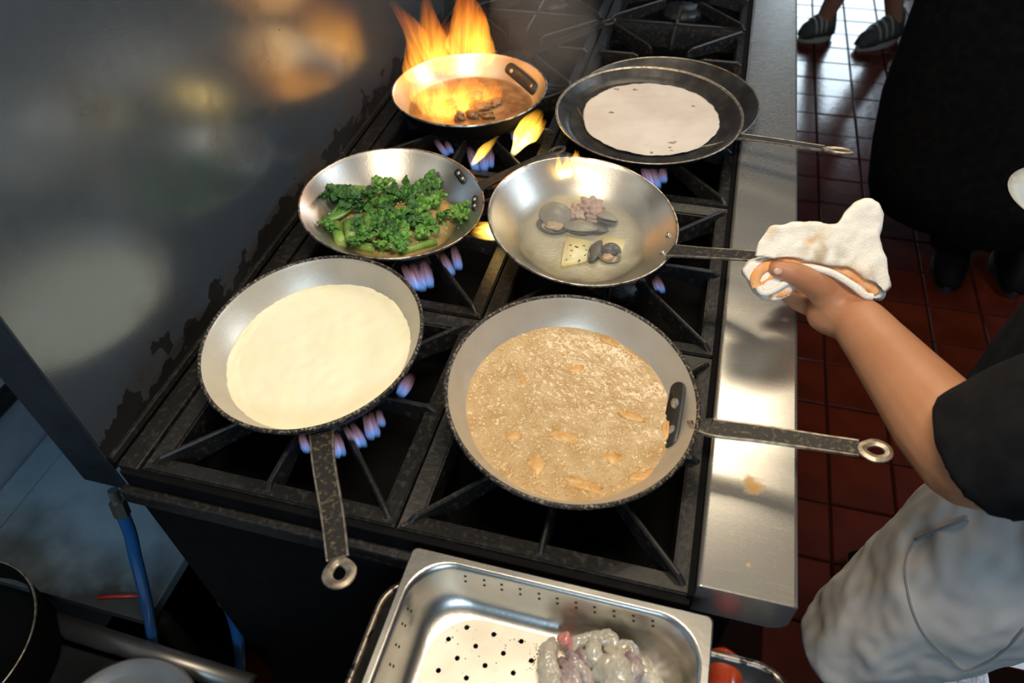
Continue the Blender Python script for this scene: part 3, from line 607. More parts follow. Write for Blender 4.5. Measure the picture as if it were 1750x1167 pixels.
for k in range(7):
    dv = k*6.2; lz = .014+.002*math.sin(k*1.3); pts = [pb.at(545+k*1.5, 366+dv*.35, lz), pb.at(556+k*2, 376+dv*.25-k*3.4, lz+.004), pb.at(578+k*2.5, 371-k*5.6, lz+.006), pb.at(606+k*2, 353-k*5.0, lz+.005)]
    pts = [x-t.location for x in pts]; pp, rr = smoothpath(pts, [.0030, .0033, .0029, .0024], 5); bm = bmesh.new(); tube(bm, pp, rr, 8); obj('stem', bm, STEM if k in (0, 3) else STEMD, t)
for k, (u, v) in enumerate([(572, 336), (586, 330), (598, 338), (606, 350), (560, 344)]):
    o = bpy.data.objects.new('bud_head', HV.get((k % 4, 1)) or HV[list(HV)[0]]); C.objects.link(o); o.parent = t; o.location = pb.at(u, v, .019)-t.location; o.rotation_euler = (.2*k, .3, k); o.scale = (.95,)*3
GARL = mat('garlic bit', (.66, .56, .30), .5)
bm = bmesh.new()
for k in range(60):
    u = random.uniform(552, 790); v = random.uniform(315, 430)
    if ((u-672)/120)**2+((v-372)/62)**2 > 1: continue
    q = pb.lat(u, v, random.uniform(.018, .026)); blob(bm, q, random.uniform(.0009, .0019), 1, .4, 2, (1, .8, .6), k)
o = obj('garlic_bits', bm, GARL); o.matrix_world = pb.mw; tag(o, 'tiny pale garlic bits scattered over the chopped greens', 'garlic', kind='stuff')
# clams -------------------------------------------------------------
puddle('clam_broth', pk, .0985, .0150, edge_fade(mat('clam broth', (.46, .395, .25), .25, 0, (.50, .44, .31), 26, .35, .7, bump=.3, bscale=260, coat=.2), .055, .097, .08), 'thin pale broth bubbling around the clams', 'broth', (.002, -.003), .08)
SHELL = mat('grey clam shell', (.22, .19, .135), .4, 0, (.34, .30, .22), 26, .35, .7, bump=.5, bscale=60, stretch=(1, 1, 1)); SHELLD = mat('dark clam shell', (.07, .06, .048), .38, 0, (.14, .115, .085), 40, .4, .7, bump=.4, bscale=90)
MEAT = mat('clam meat', (.55, .34, .18), .35, 0, (.40, .28, .16), 60, .4, .6)
def valve(bm, w, l, hgt, n=9, seg=28):
    rows = []; rows2 = []
    for i in range(n+1):
        f = i/n; z = hgt*(1-f**2.1); r = f
        rows.append([bm.verts.new((w*r*math.cos(a)*(1-.10*math.sin(a)), l*r*math.sin(a)+l*.12*(1-r), z+.0003*math.sin(30*f))) for a in [2*math.pi*k/seg for k in range(seg)]] if i else [bm.verts.new((0, l*.12, hgt))])
        rows2.append([bm.verts.new((.94*w*r*math.cos(a)*(1-.10*math.sin(a)), .94*l*r*math.sin(a)+l*.12*(1-r), (z-.0014)*.95)) for a in [2*math.pi*k/seg for k in range(seg)]] if i else [bm.verts.new((0, l*.12, hgt-.0014))])
    for R_ in (rows, rows2):
        for k in range(seg): bm.faces.new((R_[0][0], R_[1][k], R_[1][(k+1) % seg]))
        for a, b in zip(R_[1:], R_[2:]):
            for k in range(seg): bm.faces.new((a[k], b[k], b[(k+1) % seg], a[(k+1) % seg]))
    for k in range(seg): bm.faces.new((rows[-1][k], rows[-1][(k+1) % seg], rows2[-1][(k+1) % seg], rows2[-1][k]))
def clam(u, v, lz, w, l, rot, lab, valves, meat=None):
    t = thing('clam', lab, 'clam', pk.at(u, v, lz), (Matrix.Rotation(rot, 3, 'Z')).to_quaternion())
    for off, e, sz, m in valves:
        bm = bmesh.new(); valve(bm, w*sz, l*sz, .008*sz); o = obj('shell', bm, m, t); o.location = off; o.rotation_euler = e
    if meat: bm = bmesh.new(); blob(bm, meat[0], 1, 3, .4, 2, meat[1], u); obj('meat', bm, MEAT, t)
clam(946, 386, 0.015, .024, .019, .0, 'open dark clam at the left, its upper shell lifted away', [((0, -.003, .004), (math.pi, 0, 0), 1, SHELLD), ((0, .012, .011), (.75, .05, 0), .98, SHELL)], ((.002, -.003, .003), (.014, .009, .004)))
clam(992, 391, 0.018, .0255, .0155, .1, 'smooth grey clam shell in front of the pink squid, behind the big butter pat', [((0, 0, .004), (-.25, .0, 0), 1, SHELL), ((0, 0, .002), (math.pi-.1, 0, 0), .97, SHELLD)])
clam(1036, 377, 0.017, .017, .022, .3, 'round grey brown clam lying at the right of the pink squid', [((0, 0, .006), (-.5, .3, 0), 1, SHELL), ((0, 0, .002), (math.pi-.4, .2, 0), .97, SHELLD)])
clam(1020, 393, 0.015, .018, .012, .5, 'small dark clam half hidden between grey shells', [((0, 0, .002), (-.3, .3, 0), 1, SHELLD), ((0, 0, .0), (math.pi, .2, 0), .97, SHELLD)])
clam(1018, 433, 0.019, .010, .021, -.25, 'upright dark shell between the two butter pats', [((0, 0, .004), (.2, -.7, 0), 1, SHELLD), ((-.001, 0, .002), (math.pi, .6, 0), .97, SHELLD)])
clam(1042, 442, 0.014, .0165, .013, .35, 'open clam with orange meat at the near right of the butter', [((0, 0, .004), (math.pi, .1, 0), 1, SHELL), ((.003, .010, .005), (1.0, .1, 0), .9, SHELLD)], ((-.003, 0, .0035), (.008, .007, .004)))
BUTTER = mat('butter', (.80, .66, .28), .4, 0, (.86, .74, .40), 30, .4, .65, sss=.1); HERB = mat('herb fleck', (.05, .055, .02), .6); CHILI = mat('chili fleck', (.25, .06, .015), .5)
def pat(corners, lz, th, lab, flecks):
    pts = [pk.lat(u, v, lz) for u, v in corners]; c = sum(pts, Vector())/4; t = thing('butter_pat', lab, 'butter', pk.mw @ c, pk.t.rotation_quaternion)
    bm = bmesh.new(); lo = [bm.verts.new((p-c)*1.03-Vector((0, 0, th))) for p in pts]; hi = [bm.verts.new(p-c) for p in pts]
    for k in range(4): bm.faces.new((lo[k], lo[(k+1) % 4], hi[(k+1) % 4], hi[k]))
    bm.faces.new(hi); bm.faces.new(lo[::-1]); bmesh.ops.recalc_face_normals(bm, faces=bm.faces)
    bmesh.ops.bevel(bm, geom=list(bm.edges), offset=.0024, segments=3, affect='EDGES'); obj('block', bm, BUTTER, t)
    if flecks:
        for m, L in ((HERB, [(975, 419, 2.2, .4), (985, 422, 3, -.2), (998, 420, 2, .1), (1000, 436, 2, .9), (990, 445, 2.4, 1.2), (968, 444, 1.6, 1.5), (975, 437, 1.4, .5), (1002, 427, 1.5, 0)]), (CHILI, [(977, 428, 2.4, .3), (989, 447, 1.4, .6)])):
            for u, v, r, a in L:
                q = pk.lat(u, v, lz)-c; bm = bmesh.new(); blob(bm, q+Vector((0, 0, .0002)), r*.00085, 1, .5, 2, (1.3, .6, .35), u, Matrix.Rotation(a, 3, 'Z')); obj('herb_fleck', bm, m, t)
pat([(968, 402), (1012, 410), (1006, 440), (960, 449)], .025, .015, 'big pale butter pat flecked with dark herbs among the clams', True)
pat([(1029, 401), (1071, 408), (1061, 430), (1030, 427)], .020, .010, 'smaller half melted butter pat behind the open orange clam', False)
PINK = mat('pink squid', (.42, .25, .19), .35, 0, (.52, .36, .26), 40, .35, .65, bump=.4, bscale=90, sss=.1)
for k, (u, v, sx, sy, sz, a, lab) in enumerate([(984, 366, .011, .015, .009, .2, 'pinkish squid piece at the left of the little heap behind the clams'), (1008, 354, .017, .014, .012, .5, 'tallest pinkish squid piece at the back of the clam skillet'), (1017, 369, .015, .010, .010, -.2, 'pinkish squid piece touching the round brown clam')]):
    tag(lump('squid_piece', pk, u, v, .019, sx, sy, sz, a, PINK, .7, 2.2, 30+k, 4), lab, 'squid', 'squid pieces in the clam skillet')
# flaming pan contents ----------------------------------------------
puddle('pan_sauce', pf, .112, .014, edge_fade(mat('brown pan sauce', (.22, .11, .045), .2, 0, (.40, .24, .11), 30, .4, .65, bump=.6, bscale=120, coat=.3), .08, .112, .2), 'brown sauce bubbling in the burning skillet', 'sauce')
CHAR = mat('seared food', (.10, .055, .025), .5, 0, (.32, .17, .07), 60, .4, .7, bump=.7, bscale=110)
for k, (u, v, sx, sy, sz, a, lab) in enumerate([(822, 182, .020, .013, .008, .2, 'seared brown morsel at the near middle of the burning skillet'), (786, 200, .009, .010, .009, .4, 'blackened morsel at the near wall of the burning skillet'), (845, 175, .013, .010, .007, .9, 'seared morsel right of the middle in the burning skillet'),
      (808, 196, .012, .008, .007, -.3, 'seared morsel next to the blackened one'), (768, 178, .014, .012, .008, .6, 'seared morsel under the fire at the left'), (833, 198, .013, .008, .006, 0, 'pale seared morsel at the near right wall'), (812, 165, .016, .009, .009, .3, 'seared morsel in the middle of the fire')]):
    tag(lump('seared_morsel', pf, u, v, .018, sx, sy, sz, a, CHAR, .6, 2, 50+k), lab, 'food', 'seared food in the burning skillet')
# ================================================================== FIRE
def fire_mat(name, cols, strength, nscale=3.0, low=.35):
    """glowing gas: emission inside the tongue, densest at its core, streaky"""
    m = bpy.data.materials.new(name); m.use_nodes = True; nt = m.node_tree; nt.nodes.clear(); L = nt.links.new
    out = nn(nt, 'ShaderNodeOutputMaterial'); em = nn(nt, 'ShaderNodeEmission'); L(em.outputs[0], out.inputs['Volume'])
    tc = nn(nt, 'ShaderNodeTexCoord'); sp = nn(nt, 'ShaderNodeSeparateXYZ'); L(tc.outputs['Object'], sp.inputs[0])
    rp = nn(nt, 'ShaderNodeValToRGB'); r = rp.color_ramp
    while len(r.elements) < len(cols): r.elements.new(.5)
    for e, (p, c) in zip(r.elements, cols): e.position = p; e.color = (*c, 1)
    L(sp.outputs[2], rp.inputs[0]); L(rp.outputs[0], em.inputs[0])
    fr = nn(nt, 'ShaderNodeValToRGB'); fr.color_ramp.elements[0].position = 0; fr.color_ramp.elements[0].color = (.55,)*3+(1,); fr.color_ramp.elements[1].position = 1; fr.color_ramp.elements[1].color = (0, 0, 0, 1)
    e = fr.color_ramp.elements.new(.15); e.color = (1, 1, 1, 1); e = fr.color_ramp.elements.new(.6); e.color = (.5, .5, .5, 1); L(sp.outputs[2], fr.inputs[0])
    mp = nn(nt, 'ShaderNodeMapping'); mp.inputs['Scale'].default_value = (1.6, 1.6, .55); L(tc.outputs['Object'], mp.inputs[0])
    n = nn(nt, 'ShaderNodeTexNoise'); n.inputs['Scale'].default_value = nscale; n.inputs['Detail'].default_value = 3; n.inputs['Distortion'].default_value = .6; L(mp.outputs[0], n.inputs['Vector'])
    mr = nn(nt, 'ShaderNodeMapRange'); L(n.outputs['Fac'], mr.inputs[0]); mr.inputs[1].default_value = low; mr.inputs[2].default_value = .68
    a = nn(nt, 'ShaderNodeMath', operation='MULTIPLY'); L(mr.outputs[0], a.inputs[0]); L(fr.outputs[0], a.inputs[1])
    b_ = nn(nt, 'ShaderNodeMath', operation='MULTIPLY'); L(a.outputs[0], b_.inputs[0]); b_.inputs[1].default_value = strength; L(b_.outputs[0], em.inputs[1])
    return m
YEL = [(.0, (1, .50, .09)), (.25, (1, .37, .035)), (.7, (1, .23, .02)), (1, (.7, .14, .02))]
FIRE = fire_mat('yellow fire', YEL, 62, 3.0, .34); LOWF = fire_mat('low yellow fire', YEL, 62, 3.2, .36); FIREC = fire_mat('small bright fire', [(0, (1, .8, .35)), (.4, (1, .58, .08)), (1, (1, .36, .02))], 420, 2.0, .2); FIREB = fire_mat('bright yellow fire', [(0, (1, .85, .4)), (.4, (1, .62, .08)), (1, (1, .38, .02))], 260, 2.0, .2)
BLUEF = fire_mat('blue gas flame', [(0, (.16, .42, 1)), (.22, (.25, .42, 1)), (.5, (.55, .36, .55)), (1, (.6, .26, .18))], 75, 2.5, .25)
def tongue(parent, base, tip, r, m, seed=0, prof=(.55, 1, .95, .7, .4, .1), bend=.12, flat=1.0, name='flame_tongue'):
    """one flame tongue: unit mesh with z 0..1 along its axis, scaled and turned into place"""
    base, tip = Vector(base), Vector(tip); L = (tip-base).length; q = Vector((0, 0, 1)).rotation_difference((tip-base).normalized())
    bm = bmesh.new(); rnd = random.Random(seed); pts, rr = [], []
    ph = rnd.uniform(0, 6.28); n = len(prof)
    for i, f in enumerate(prof):
        z = i/(n-1); pts.append((bend*math.sin(z*5+ph)*z, bend*math.cos(z*4+ph)*z, z)); rr.append(f)
    pp, rr = smoothpath([Vector(p) for p in pts], rr, 4)
    n2 = 14; rings = []
    for p_, r_ in zip(pp, rr):
        r_ = max(r_, .03); rings.append([bm.verts.new((p_.x*L/r*.5 + r_*math.cos(a)*(1+.25*noise.noise(Vector((math.cos(a), math.sin(a), p_.z*3+seed)))), p_.y*L/r*.5 + r_*flat*math.sin(a), p_.z)) for a in [2*math.pi*k/n2 for k in range(n2)]])
    for a, b in zip(rings, rings[1:]):
        for k in range(n2): bm.faces.new((a[k], a[(k+1) % n2], b[(k+1) % n2], b[k]))
    bm.faces.new(rings[0][::-1]); bm.faces.new(rings[-1])
    o = obj(name, bm, m, parent); pl = parent.matrix_basis.inverted() if parent else Matrix()
    mw = Matrix.Translation(base) @ q.to_matrix().to_4x4() @ Matrix.Diagonal((r, r, L, 1)); o.matrix_basis = pl @ mw
    return o
def glow(loc, e, col, r=.02):
    l = bpy.data.lights.new('fire_glow', 'POINT'); l.energy = e; l.color = col; l.shadow_soft_size = r; o = bpy.data.objects.new('fire_glow', l); C.objects.link(o); o.location = loc
fb = pf.c + Vector((0, 0, -.02)); t = thing('pan_fire', 'tall orange flames leaping out of the burning skillet', 'fire', fb)
def A(u, v, z): return P(u, v, z)
def rise(u0, v0, z0, u1, v1):                 # tip of a flame rising from base, on the upright plane through its base facing the camera
    b = P(u0, v0, z0); n = Vector((_f.x, _f.y, 0)).normalized(); d = ray(u1, v1); return b, CAMP + d*((b-CAMP).dot(n)/d.dot(n))
for k, (u0, v0, z0, u1, v1, r) in enumerate([(735, 130, .03, 672, -10, .020), (745, 120, .03, 735, -25, .022), (800, 105, .04, 800, -40, .034), (760, 125, .04, 765, 30, .024), (825, 110, .04, 828, 10, .020), (712, 140, .04, 690, 60, .016)]):
    b, tp = rise(u0, v0, z0, u1, v1); tongue(t, b, tp, r*1.2, FIRE, k)
t = thing('pan_fire', 'low yellow fire burning on the food inside the skillet', 'fire', fb)
for k, (u0, v0, u1, v1, r, z0) in enumerate([(745, 195, 735, 120, .030, .016), (775, 195, 770, 125, .034, .016), (800, 185, 812, 125, .032, .018), (720, 175, 708, 120, .020, .025), (835, 180, 850, 135, .018, .018), (760, 205, 752, 165, .024, .016)]):
    b, tp = rise(u0, v0, z0, u1, v1); tongue(t, b, tp, r, LOWF, 20+k, (.6, 1, 1, .85, .5, .15))
glow(pf.c+Vector((-.01, -.02, .045)), .25, (1, .5, .15), .04); glow(pf.c+Vector((-.02, .0, .16)), .45, (1, .42, .10), .06)
t = thing('clam_fire', 'small bright yellow flames at the far rim of the clam skillet', 'fire', P(980, 285, .045))
for k, (u0, v0, u1, v1, r) in enumerate([(962, 304, 950, 262, .0055), (972, 302, 968, 262, .006), (980, 292, 982, 255, .006), (990, 302, 991, 255, .0055), (999, 304, 1006, 270, .006), (955, 296, 948, 280, .005), (1004, 296, 1008, 280, .005)]):
    b, tp = rise(u0, v0, .05, u1, v1); tongue(t, b, tp, r*1.35, FIREC, 40+k, (.6, 1, .8, .6, .35, .1))
t = thing('spill_fire', 'big yellow flame licking up right of the burning skillet', 'fire', P(880, 255, .0))
b, tp = rise(876, 264, .0, 922, 188); tongue(t, b, tp, .017, FIREB, 61, (.25, .6, 1, 1.05, .8, .3), .05)
b, tp = rise(890, 250, .0, 935, 205); tongue(t, b, tp, .011, FIREB, 62, (.3, .7, 1, .9, .6, .2), .05)
b, tp = rise(806, 282, .0, 850, 232); tongue(t, b, tp, .008, FIREB, 63, (.3, .7, 1, .9, .6, .1), .05)
glow(P(905, 225, .03), .12, (1, .6, .2), .02)
t = thing('spill_fire', 'low wide yellow flame between the greens and clam skillets', 'fire', P(822, 392, .0))
for k, (u0, v0, u1, v1) in enumerate([(852, 400, 812, 378), (848, 392, 800, 394), (850, 402, 802, 398)]):
    tongue(t, P(u0, v0, .012), P(u1, v1, .014), .0085, FIREB, 70+k, (.8, 1, 1, .8, .5, .15), .04)
glow(P(825, 390, .03), .05, (1, .6, .2), .015)
# gas rings: one cluster of jets for each lit burner
def ring(i, j, label, jets, zb=-.030, H=.046):
    c = centre(i, j); t = thing('gas_flame', label, 'flame', c+Vector((0, 0, zb)))
    for k, (u, v, uu, vv, r) in enumerate(jets):
        b, tp = rise(u, v, zb+.012, uu, vv); tongue(t, b, tp, r, BLUEF, 100+i*50+j*10+k, (.75, 1, 1, .95, .8, .45), .03, .7)
ring(0, 0, 'blue gas flames under the cream sauce skillet', [(524, 772, 516, 740, .006), (540, 776, 536, 742, .006), (575, 780, 570, 742, .0065), (586, 778, 577, 738, .005), (612, 764, 590, 728, .006), (622, 762, 602, 722, .0062), (634, 750, 624, 708, .006), (644, 745, 634, 704, .006), (653, 728, 648, 700, .0055), (684, 675, 705, 640, .008)])
ring(0, 1, 'blue and pink gas flames showing near the greens skillet', [(710, 495, 690, 452, .0085), (722, 496, 704, 450, .0085), (735, 490, 722, 446, .009), (772, 470, 756, 432, .0075), (784, 460, 776, 420, .0075)])
ring(0, 2, 'pale blue gas flames below the burning skillet', [(765, 266, 742, 238, .0065), (772, 262, 762, 240, .006), (815, 292, 800, 250, .008), (828, 292, 822, 250, .008), (838, 286, 838, 250, .007), (880, 240, 876, 222, .006)])
ring(1, 2, 'faint lilac gas flame below the near edge of the crepe pan', [(1112, 318, 1098, 284, .008), (1124, 322, 1112, 284, .008), (1134, 312, 1132, 284, .007)])
ring(1, 1, 'dim blue gas flame at the near right of the clam skillet', [(1133, 500, 1122, 470, .005), (1124, 496, 1116, 476, .004)])
# ================================================================== PEOPLE
def rel(x, y, z): return Vector((x, y, z+TOP))
def head(bm, c, fwd, R=.098):
    fwd = Vector(fwd).normalized(); up = Vector((0, 0, 1)); sd = fwd.cross(up).normalized(); M3 = Matrix((sd, fwd, up)).transposed()
    blob(bm, c, 1, 3, 0, 1, (R*.78, R*.95, R*1.15), 0, M3); blob(bm, c+fwd*R*.35-up*R*.62, 1, 3, 0, 1, (R*.55, R*.6, R*.5), 0, M3)
    blob(bm, c+fwd*R*.98-up*R*.22, 1, 2, 0, 1, (R*.14, R*.22, R*.22), 0, M3)
    for s in (-1, 1): blob(bm, c+sd*s*R*.8-up*R*.15-fwd*R*.05, 1, 2, 0, 1, (R*.1, R*.2, R*.3), 0, M3)
    blob(bm, c+fwd*R*.90-up*R*.66, 1, 2, 0, 1, (R*.25, R*.1, R*.1), 0, M3)
def foot(bm, ankle, toe, r=.030):
    d = (toe-ankle); d.z = 0; d = d.normalized(); h_ = Vector((ankle.x, ankle.y, .04))-d*.03
    capsule(bm, [ankle, h_], [r, r]); capsule(bm, [h_, Vector((toe.x, toe.y, .03))], [r*1.05, r*.7])
def shoe(name, parent, ankle, toe, m, sole, r=.047):
    d = (toe-ankle); d.z = 0; L = d.length; d = d.normalized(); s = Vector((-d.y, d.x, 0)); heel = Vector((ankle.x, ankle.y, 0))-d*.065; toe = Vector((toe.x, toe.y, 0))+d*.02
    n = 9; rows = []; bm = bmesh.new(); L = (toe-heel).length
    for i in range(n+1):
        f = i/n; wd = r*(.62+.42*math.sin(min(1, f*1.15)*math.pi*.9)**.8 if 0 < f < 1 else .5); hh = (.085*(1-f)**1.2+.055 if f < .95 else .025) if f > 0 else .06
        q = heel+d*L*f; rows.append([bm.verts.new(q+s*wd*math.cos(a)+Vector((0, 0, .022+max(0, math.sin(a))*hh))) for a in [math.pi*k/8 for k in range(9)]])
    for a, b in zip(rows, rows[1:]):
        for k in range(8): bm.faces.new((a[k], a[k+1], b[k+1], b[k]))
        bm.faces.new((a[8], a[0], b[0], b[8]))
    bm.faces.new(rows[0]); bm.faces.new(rows[-1]); o = obj(name, bm, m, parent)
    bm = bmesh.new(); lo = []; hi = []
    for k in range(28):
        a = 2*math.pi*k/28; f = .5-.5*math.cos(a); wd = r*1.08*(.62+.42*math.sin(min(1, max(.02, f)*1.15)*math.pi*.9)**.8)*math.sin(a)
        q = heel-d*.004+d*(L+.008)*f+s*(wd if abs(math.sin(a)) > .05 else 0); lo.append(bm.verts.new(q+Vector((0, 0, .001)))); hi.append(bm.verts.new(q+Vector((0, 0, .026))))
    for k in range(28): bm.faces.new((lo[k], lo[(k+1) % 28], hi[(k+1) % 28], hi[k]))
    bm.faces.new(lo[::-1]); bm.faces.new(hi); obj('sole', bm, sole, o, smooth=False); return o
EYEW = mat('eye white', (.75, .73, .70), .2); EYED = mat('dark iris', (.02, .012, .008), .1)
def eyes(parent, inv, c, fwd, R=.098):
    fwd = Vector(fwd).normalized(); up = Vector((0, 0, 1)); sd = fwd.cross(up).normalized(); up = sd.cross(fwd)
    for s_ in (-1, 1):
        q = inv @ (c+fwd*R*.80+sd*s_*R*.33+up*R*.02); bm = bmesh.new(); blob(bm, q, R*.13, 2); e = obj('eye', bm, EYEW, parent); bm = bmesh.new(); blob(bm, q+fwd*R*.075, R*.075, 2); obj('iris', bm, EYED, e)
# ---- the cook -------------------------------------------------------
LH, RH = Vector((1.02, .22, .91)), Vector((1.06, .41, .91)); LK, RK = Vector((.895, .20, .50)), Vector((1.17, .50, .48)); LA, RA = Vector((1.13, .25, .09)), Vector((1.215, .585, .09))
PEL, CH, NK, HD = Vector((1.04, .31, .95)), Vector((1.02, .30, 1.20)), Vector((.98, .30, 1.40)), Vector((.94, .31, 1.54))
LS, RS = Vector((.965, .125, 1.26)), Vector((1.02, .47, 1.28)); RE, RW = Vector((1.19, .42, 1.05)), Vector((1.112, .585, TOP+.042)); PLC = P(1826, 352, .06)
LE = PD(1662, 788, .70); LW = PD(1466, 549, .855); MF = LE.lerp(LW, .38)
cook = thing('person', 'cook in black tee and pale grey trousers gripping the clam skillet', 'person', (1.05, .31, 0))
co_inv = Matrix.Translation((-1.05, -.31, 0))
bm = bmesh.new()
capsule(bm, [PEL, CH, CH.lerp(NK, .5)], [.125, .12, .09]); capsule(bm, [LS, CH.lerp(NK, .45), RS], [.05, .08, .05]); capsule(bm, [CH.lerp(NK, .6), NK.lerp(HD, .6)], [.055, .05])
head(bm, HD, (-1, .15, -.3))
capsule(bm, [LH, LK, LA], [.085, .055, .035]); capsule(bm, [RH, RK, RA], [.085, .055, .035]); capsule(bm, [PEL, LH], [.11, .085]); capsule(bm, [PEL, RH], [.11, .085])
foot(bm, LA, LA+Vector((-.16, -.02, 0))); foot(bm, RA, Vector((1.05, .60, 0)))
capsule(bm, [RS, RE, RW], [.048, .038, .027]); capsule(bm, [RW, RW.lerp(PLC, .45)+Vector((.01, .0, -.012))], [.027, .022])
pd_ = (PLC-RW); pd_.z = 0; pd_ = pd_.normalized(); ps_ = Vector((-pd_.y, pd_.x, 0)); pb_ = RW.lerp(PLC, .5)+Vector((.01, 0, -.012))
for k, L in enumerate((.062, .070, .066, .052)):      # fingers spread under the plate
    o_ = ps_*(.026-.0175*k); q0 = pb_+o_; q0.z = TOP+.046; capsule(bm, [q0, q0+pd_*L*.5+o_*.25, q0+pd_*L+o_*.4], [.0095, .0088, .0076], 8)
q0 = RW+pd_*.015-ps_*.02; capsule(bm, [q0, q0+pd_*.02-ps_*.014+Vector((0, 0, .022)), q0+pd_*.045-ps_*.012+Vector((0, 0, .040))], [.013, .011, .0088], 8)
# left arm and hand: pixel + depth of every joint
capsule(bm, [LS, LE], [.050, .047], 20); pp, rr = smoothpath([LE, LE.lerp(LW, .25), LE.lerp(LW, .55), LE.lerp(LW, .82), LW], [.047, .0475, .0400, .034, .0305], 4); capsule(bm, pp, rr, 20)
capsule(bm, [LW, PD(1428, 524, .872)], [.029, .026], 16); capsule(bm, [LW, PD(1415, 535, .885)], [.029, .026], 16); capsule(bm, [PD(1434, 518, .868), PD(1405, 494, .863)], [.023, .0195], 16)
KN = [PD(1392, 528, .905), PD(1400, 520, .922), PD(1410, 512, .938), PD(1422, 505, .95)]
for k, q in enumerate(KN): capsule(bm, [PD(1430, 525, .88), q], [.024, .0125], 12)
FG = [[(1392, 528, .905), (1362, 517, .918), (1338, 500, .922), (1330, 478, .918)], [(1400, 520, .922), (1370, 506, .938), (1348, 486, .938), (1345, 462, .925)], [(1410, 512, .938), (1384, 494, .951), (1366, 474, .946), (1364, 452, .93)], [(1422, 505, .95), (1402, 486, .958), (1388, 468, .952), (1386, 450, .938)]]
for k, f in enumerate(FG): capsule(bm, [PD(*q) for q in f], [[.0125, .0105, .0095, .0080], [.0125, .011, .0098, .008], [.012, .0105, .0094, .008], [.0105, .0092, .0082, .0072]][k], 10)
TH = [PD(1405, 490, .860), PD(1372, 473, .848), PD(1350, 465, .845), PD(1326, 458, .847)]
capsule(bm, TH, [.0195, .0150, .0125, .0098], 14)
bmesh.ops.transform(bm, matrix=co_inv, verts=bm.verts)
body = fuse('body', bm, .0034, SKIN, cook, 5)
# thumb nail
nb = (TH[3]+TH[2]*.25)/1.25; tn = (CAMP-nb).normalized(); tx = (TH[3]-TH[2]).normalized(); ts = tn.cross(tx).normalized(); nb = nb + tn*.0096 + ts*.003; tn = tx.cross(ts)
bm = bmesh.new(); blob(bm, (0, 0, 0), 1, 3, 0, 1, (.0052, .0040, .0016)); bmesh.ops.transform(bm, matrix=co_inv @ Matrix.Translation(nb) @ Matrix((tx, ts, tn)).transposed().to_4x4(), verts=bm.verts); obj('thumb_nail', bm, NAIL, cook)
fold = lambda s, a, o=0: (lambda c: a*(noise.noise(Vector((c.x*s+o, c.y*s, c.z*s*.55)))+.5*noise.noise(Vector((c.x*s*2.3, c.y*s*2.3+o, c.z*s*1.3)))))
bm = bmesh.new()
SLE = PD(1678, 778, .675)
capsule(bm, [PEL+Vector((-.012, -.02, -.085)), PEL+Vector((0, 0, .1)), CH], [.146, .14, .135], 24); capsule(bm, [LS+Vector((0, .03, 0)), CH.lerp(NK, .4), RS], [.082, .112, .084], 20); capsule(bm, [LS, LS.lerp(SLE, .2)], [.078, .074], 20); capsule(bm, [CH, CH.lerp(NK, .62)], [.125, .088], 20)
tube(bm, [LS, LS.lerp(SLE, .5), SLE], [.072, .066, .064], 24); tube(bm, [RS, RS.lerp(RE, .75)], [.07, .062], 20)
bmesh.ops.transform(bm, matrix=co_inv, verts=bm.verts); fuse('tee_shirt', bm, .006, TEE, cook, 4, fold(14, .004))
bm = bmesh.new()
capsule(bm, [PEL+Vector((0, 0, .0)), PEL+Vector((-.005, 0, -.06))], [.132, .135], 24); capsule(bm, [PEL+Vector((0, -.01, -.05)), LH, LH.lerp(LK, .5), LK, LK.lerp(LA, .5)], [.13, .118, .105, .085, .085], 24); tube(bm, [LK.lerp(LA, .4), LA+Vector((.01, 0, -.03))], [.085, .10], 24)
capsule(bm, [PEL+Vector((0, .01, -.05)), RH, RK], [.13, .112, .08], 24); tube(bm, [RK, RA+Vector((.01, 0, -.03))], [.08, .09], 24)
bmesh.ops.transform(bm, matrix=co_inv, verts=bm.verts); trousers = fuse('trousers', bm, .006, TROUS, cook, 4, lambda c, a=fold(9, .010, 3), b_=fold(26, .006, 1): a(c)+b_(c))
def on_surface(o, pix, off=.001, back=co_inv):
    out = []
    for u, v in pix:
        org = back @ CAMP; d = ray(u, v); ok, c_, n_, _ = o.ray_cast(org, d)
        if ok: out.append(c_ + (n_ if n_.dot(d) < 0 else -n_)*off)
    return out
SEAM = mat('trouser seam', (.27, .26, .26), .9)
def seam(pix, r=.0014, m=SEAM, name='pocket_seam'):
    pts = on_surface(trousers, pix)
    if len(pts) < 3: return
    pp, rr = smoothpath(pts, [r]*len(pts), 5); bm = bmesh.new(); tube(bm, pp, rr, 8); obj(name, bm, m, cook)
seam([(1566, 922), (1553, 945), (1548, 972), (1551, 1005), (1561, 1045), (1578, 1080), (1605, 1110), (1643, 1142), (1680, 1133), (1712, 1112), (1735, 1090), (1749, 1072)])
seam([(1566, 922), (1590, 912), (1620, 900), (1655, 886)], .002)
SHOEB = mat('black shoe leather', (.006, .0055, .0055), .7, spec=.1); SOLEB = mat('dark rubber sole', (.02, .018, .017), .7)
for a, t_ in ((LA, LA+Vector((-.16, -.02, 0))), (RA, Vector((1.05, .60, 0)))):
    o = shoe('shoe', cook, a, t_, SHOEB, SOLEB); o.matrix_basis = co_inv
eyes(cook, co_inv, HD, (-1, .15, -.3)); bm = bmesh.new(); blob(bm, HD+Vector((.02, 0, .03)), 1, 3, .1, 6, (.10, .09, .10)); bmesh.ops.transform(bm, matrix=co_inv, verts=bm.verts); obj('hair', bm, HAIR, cook)
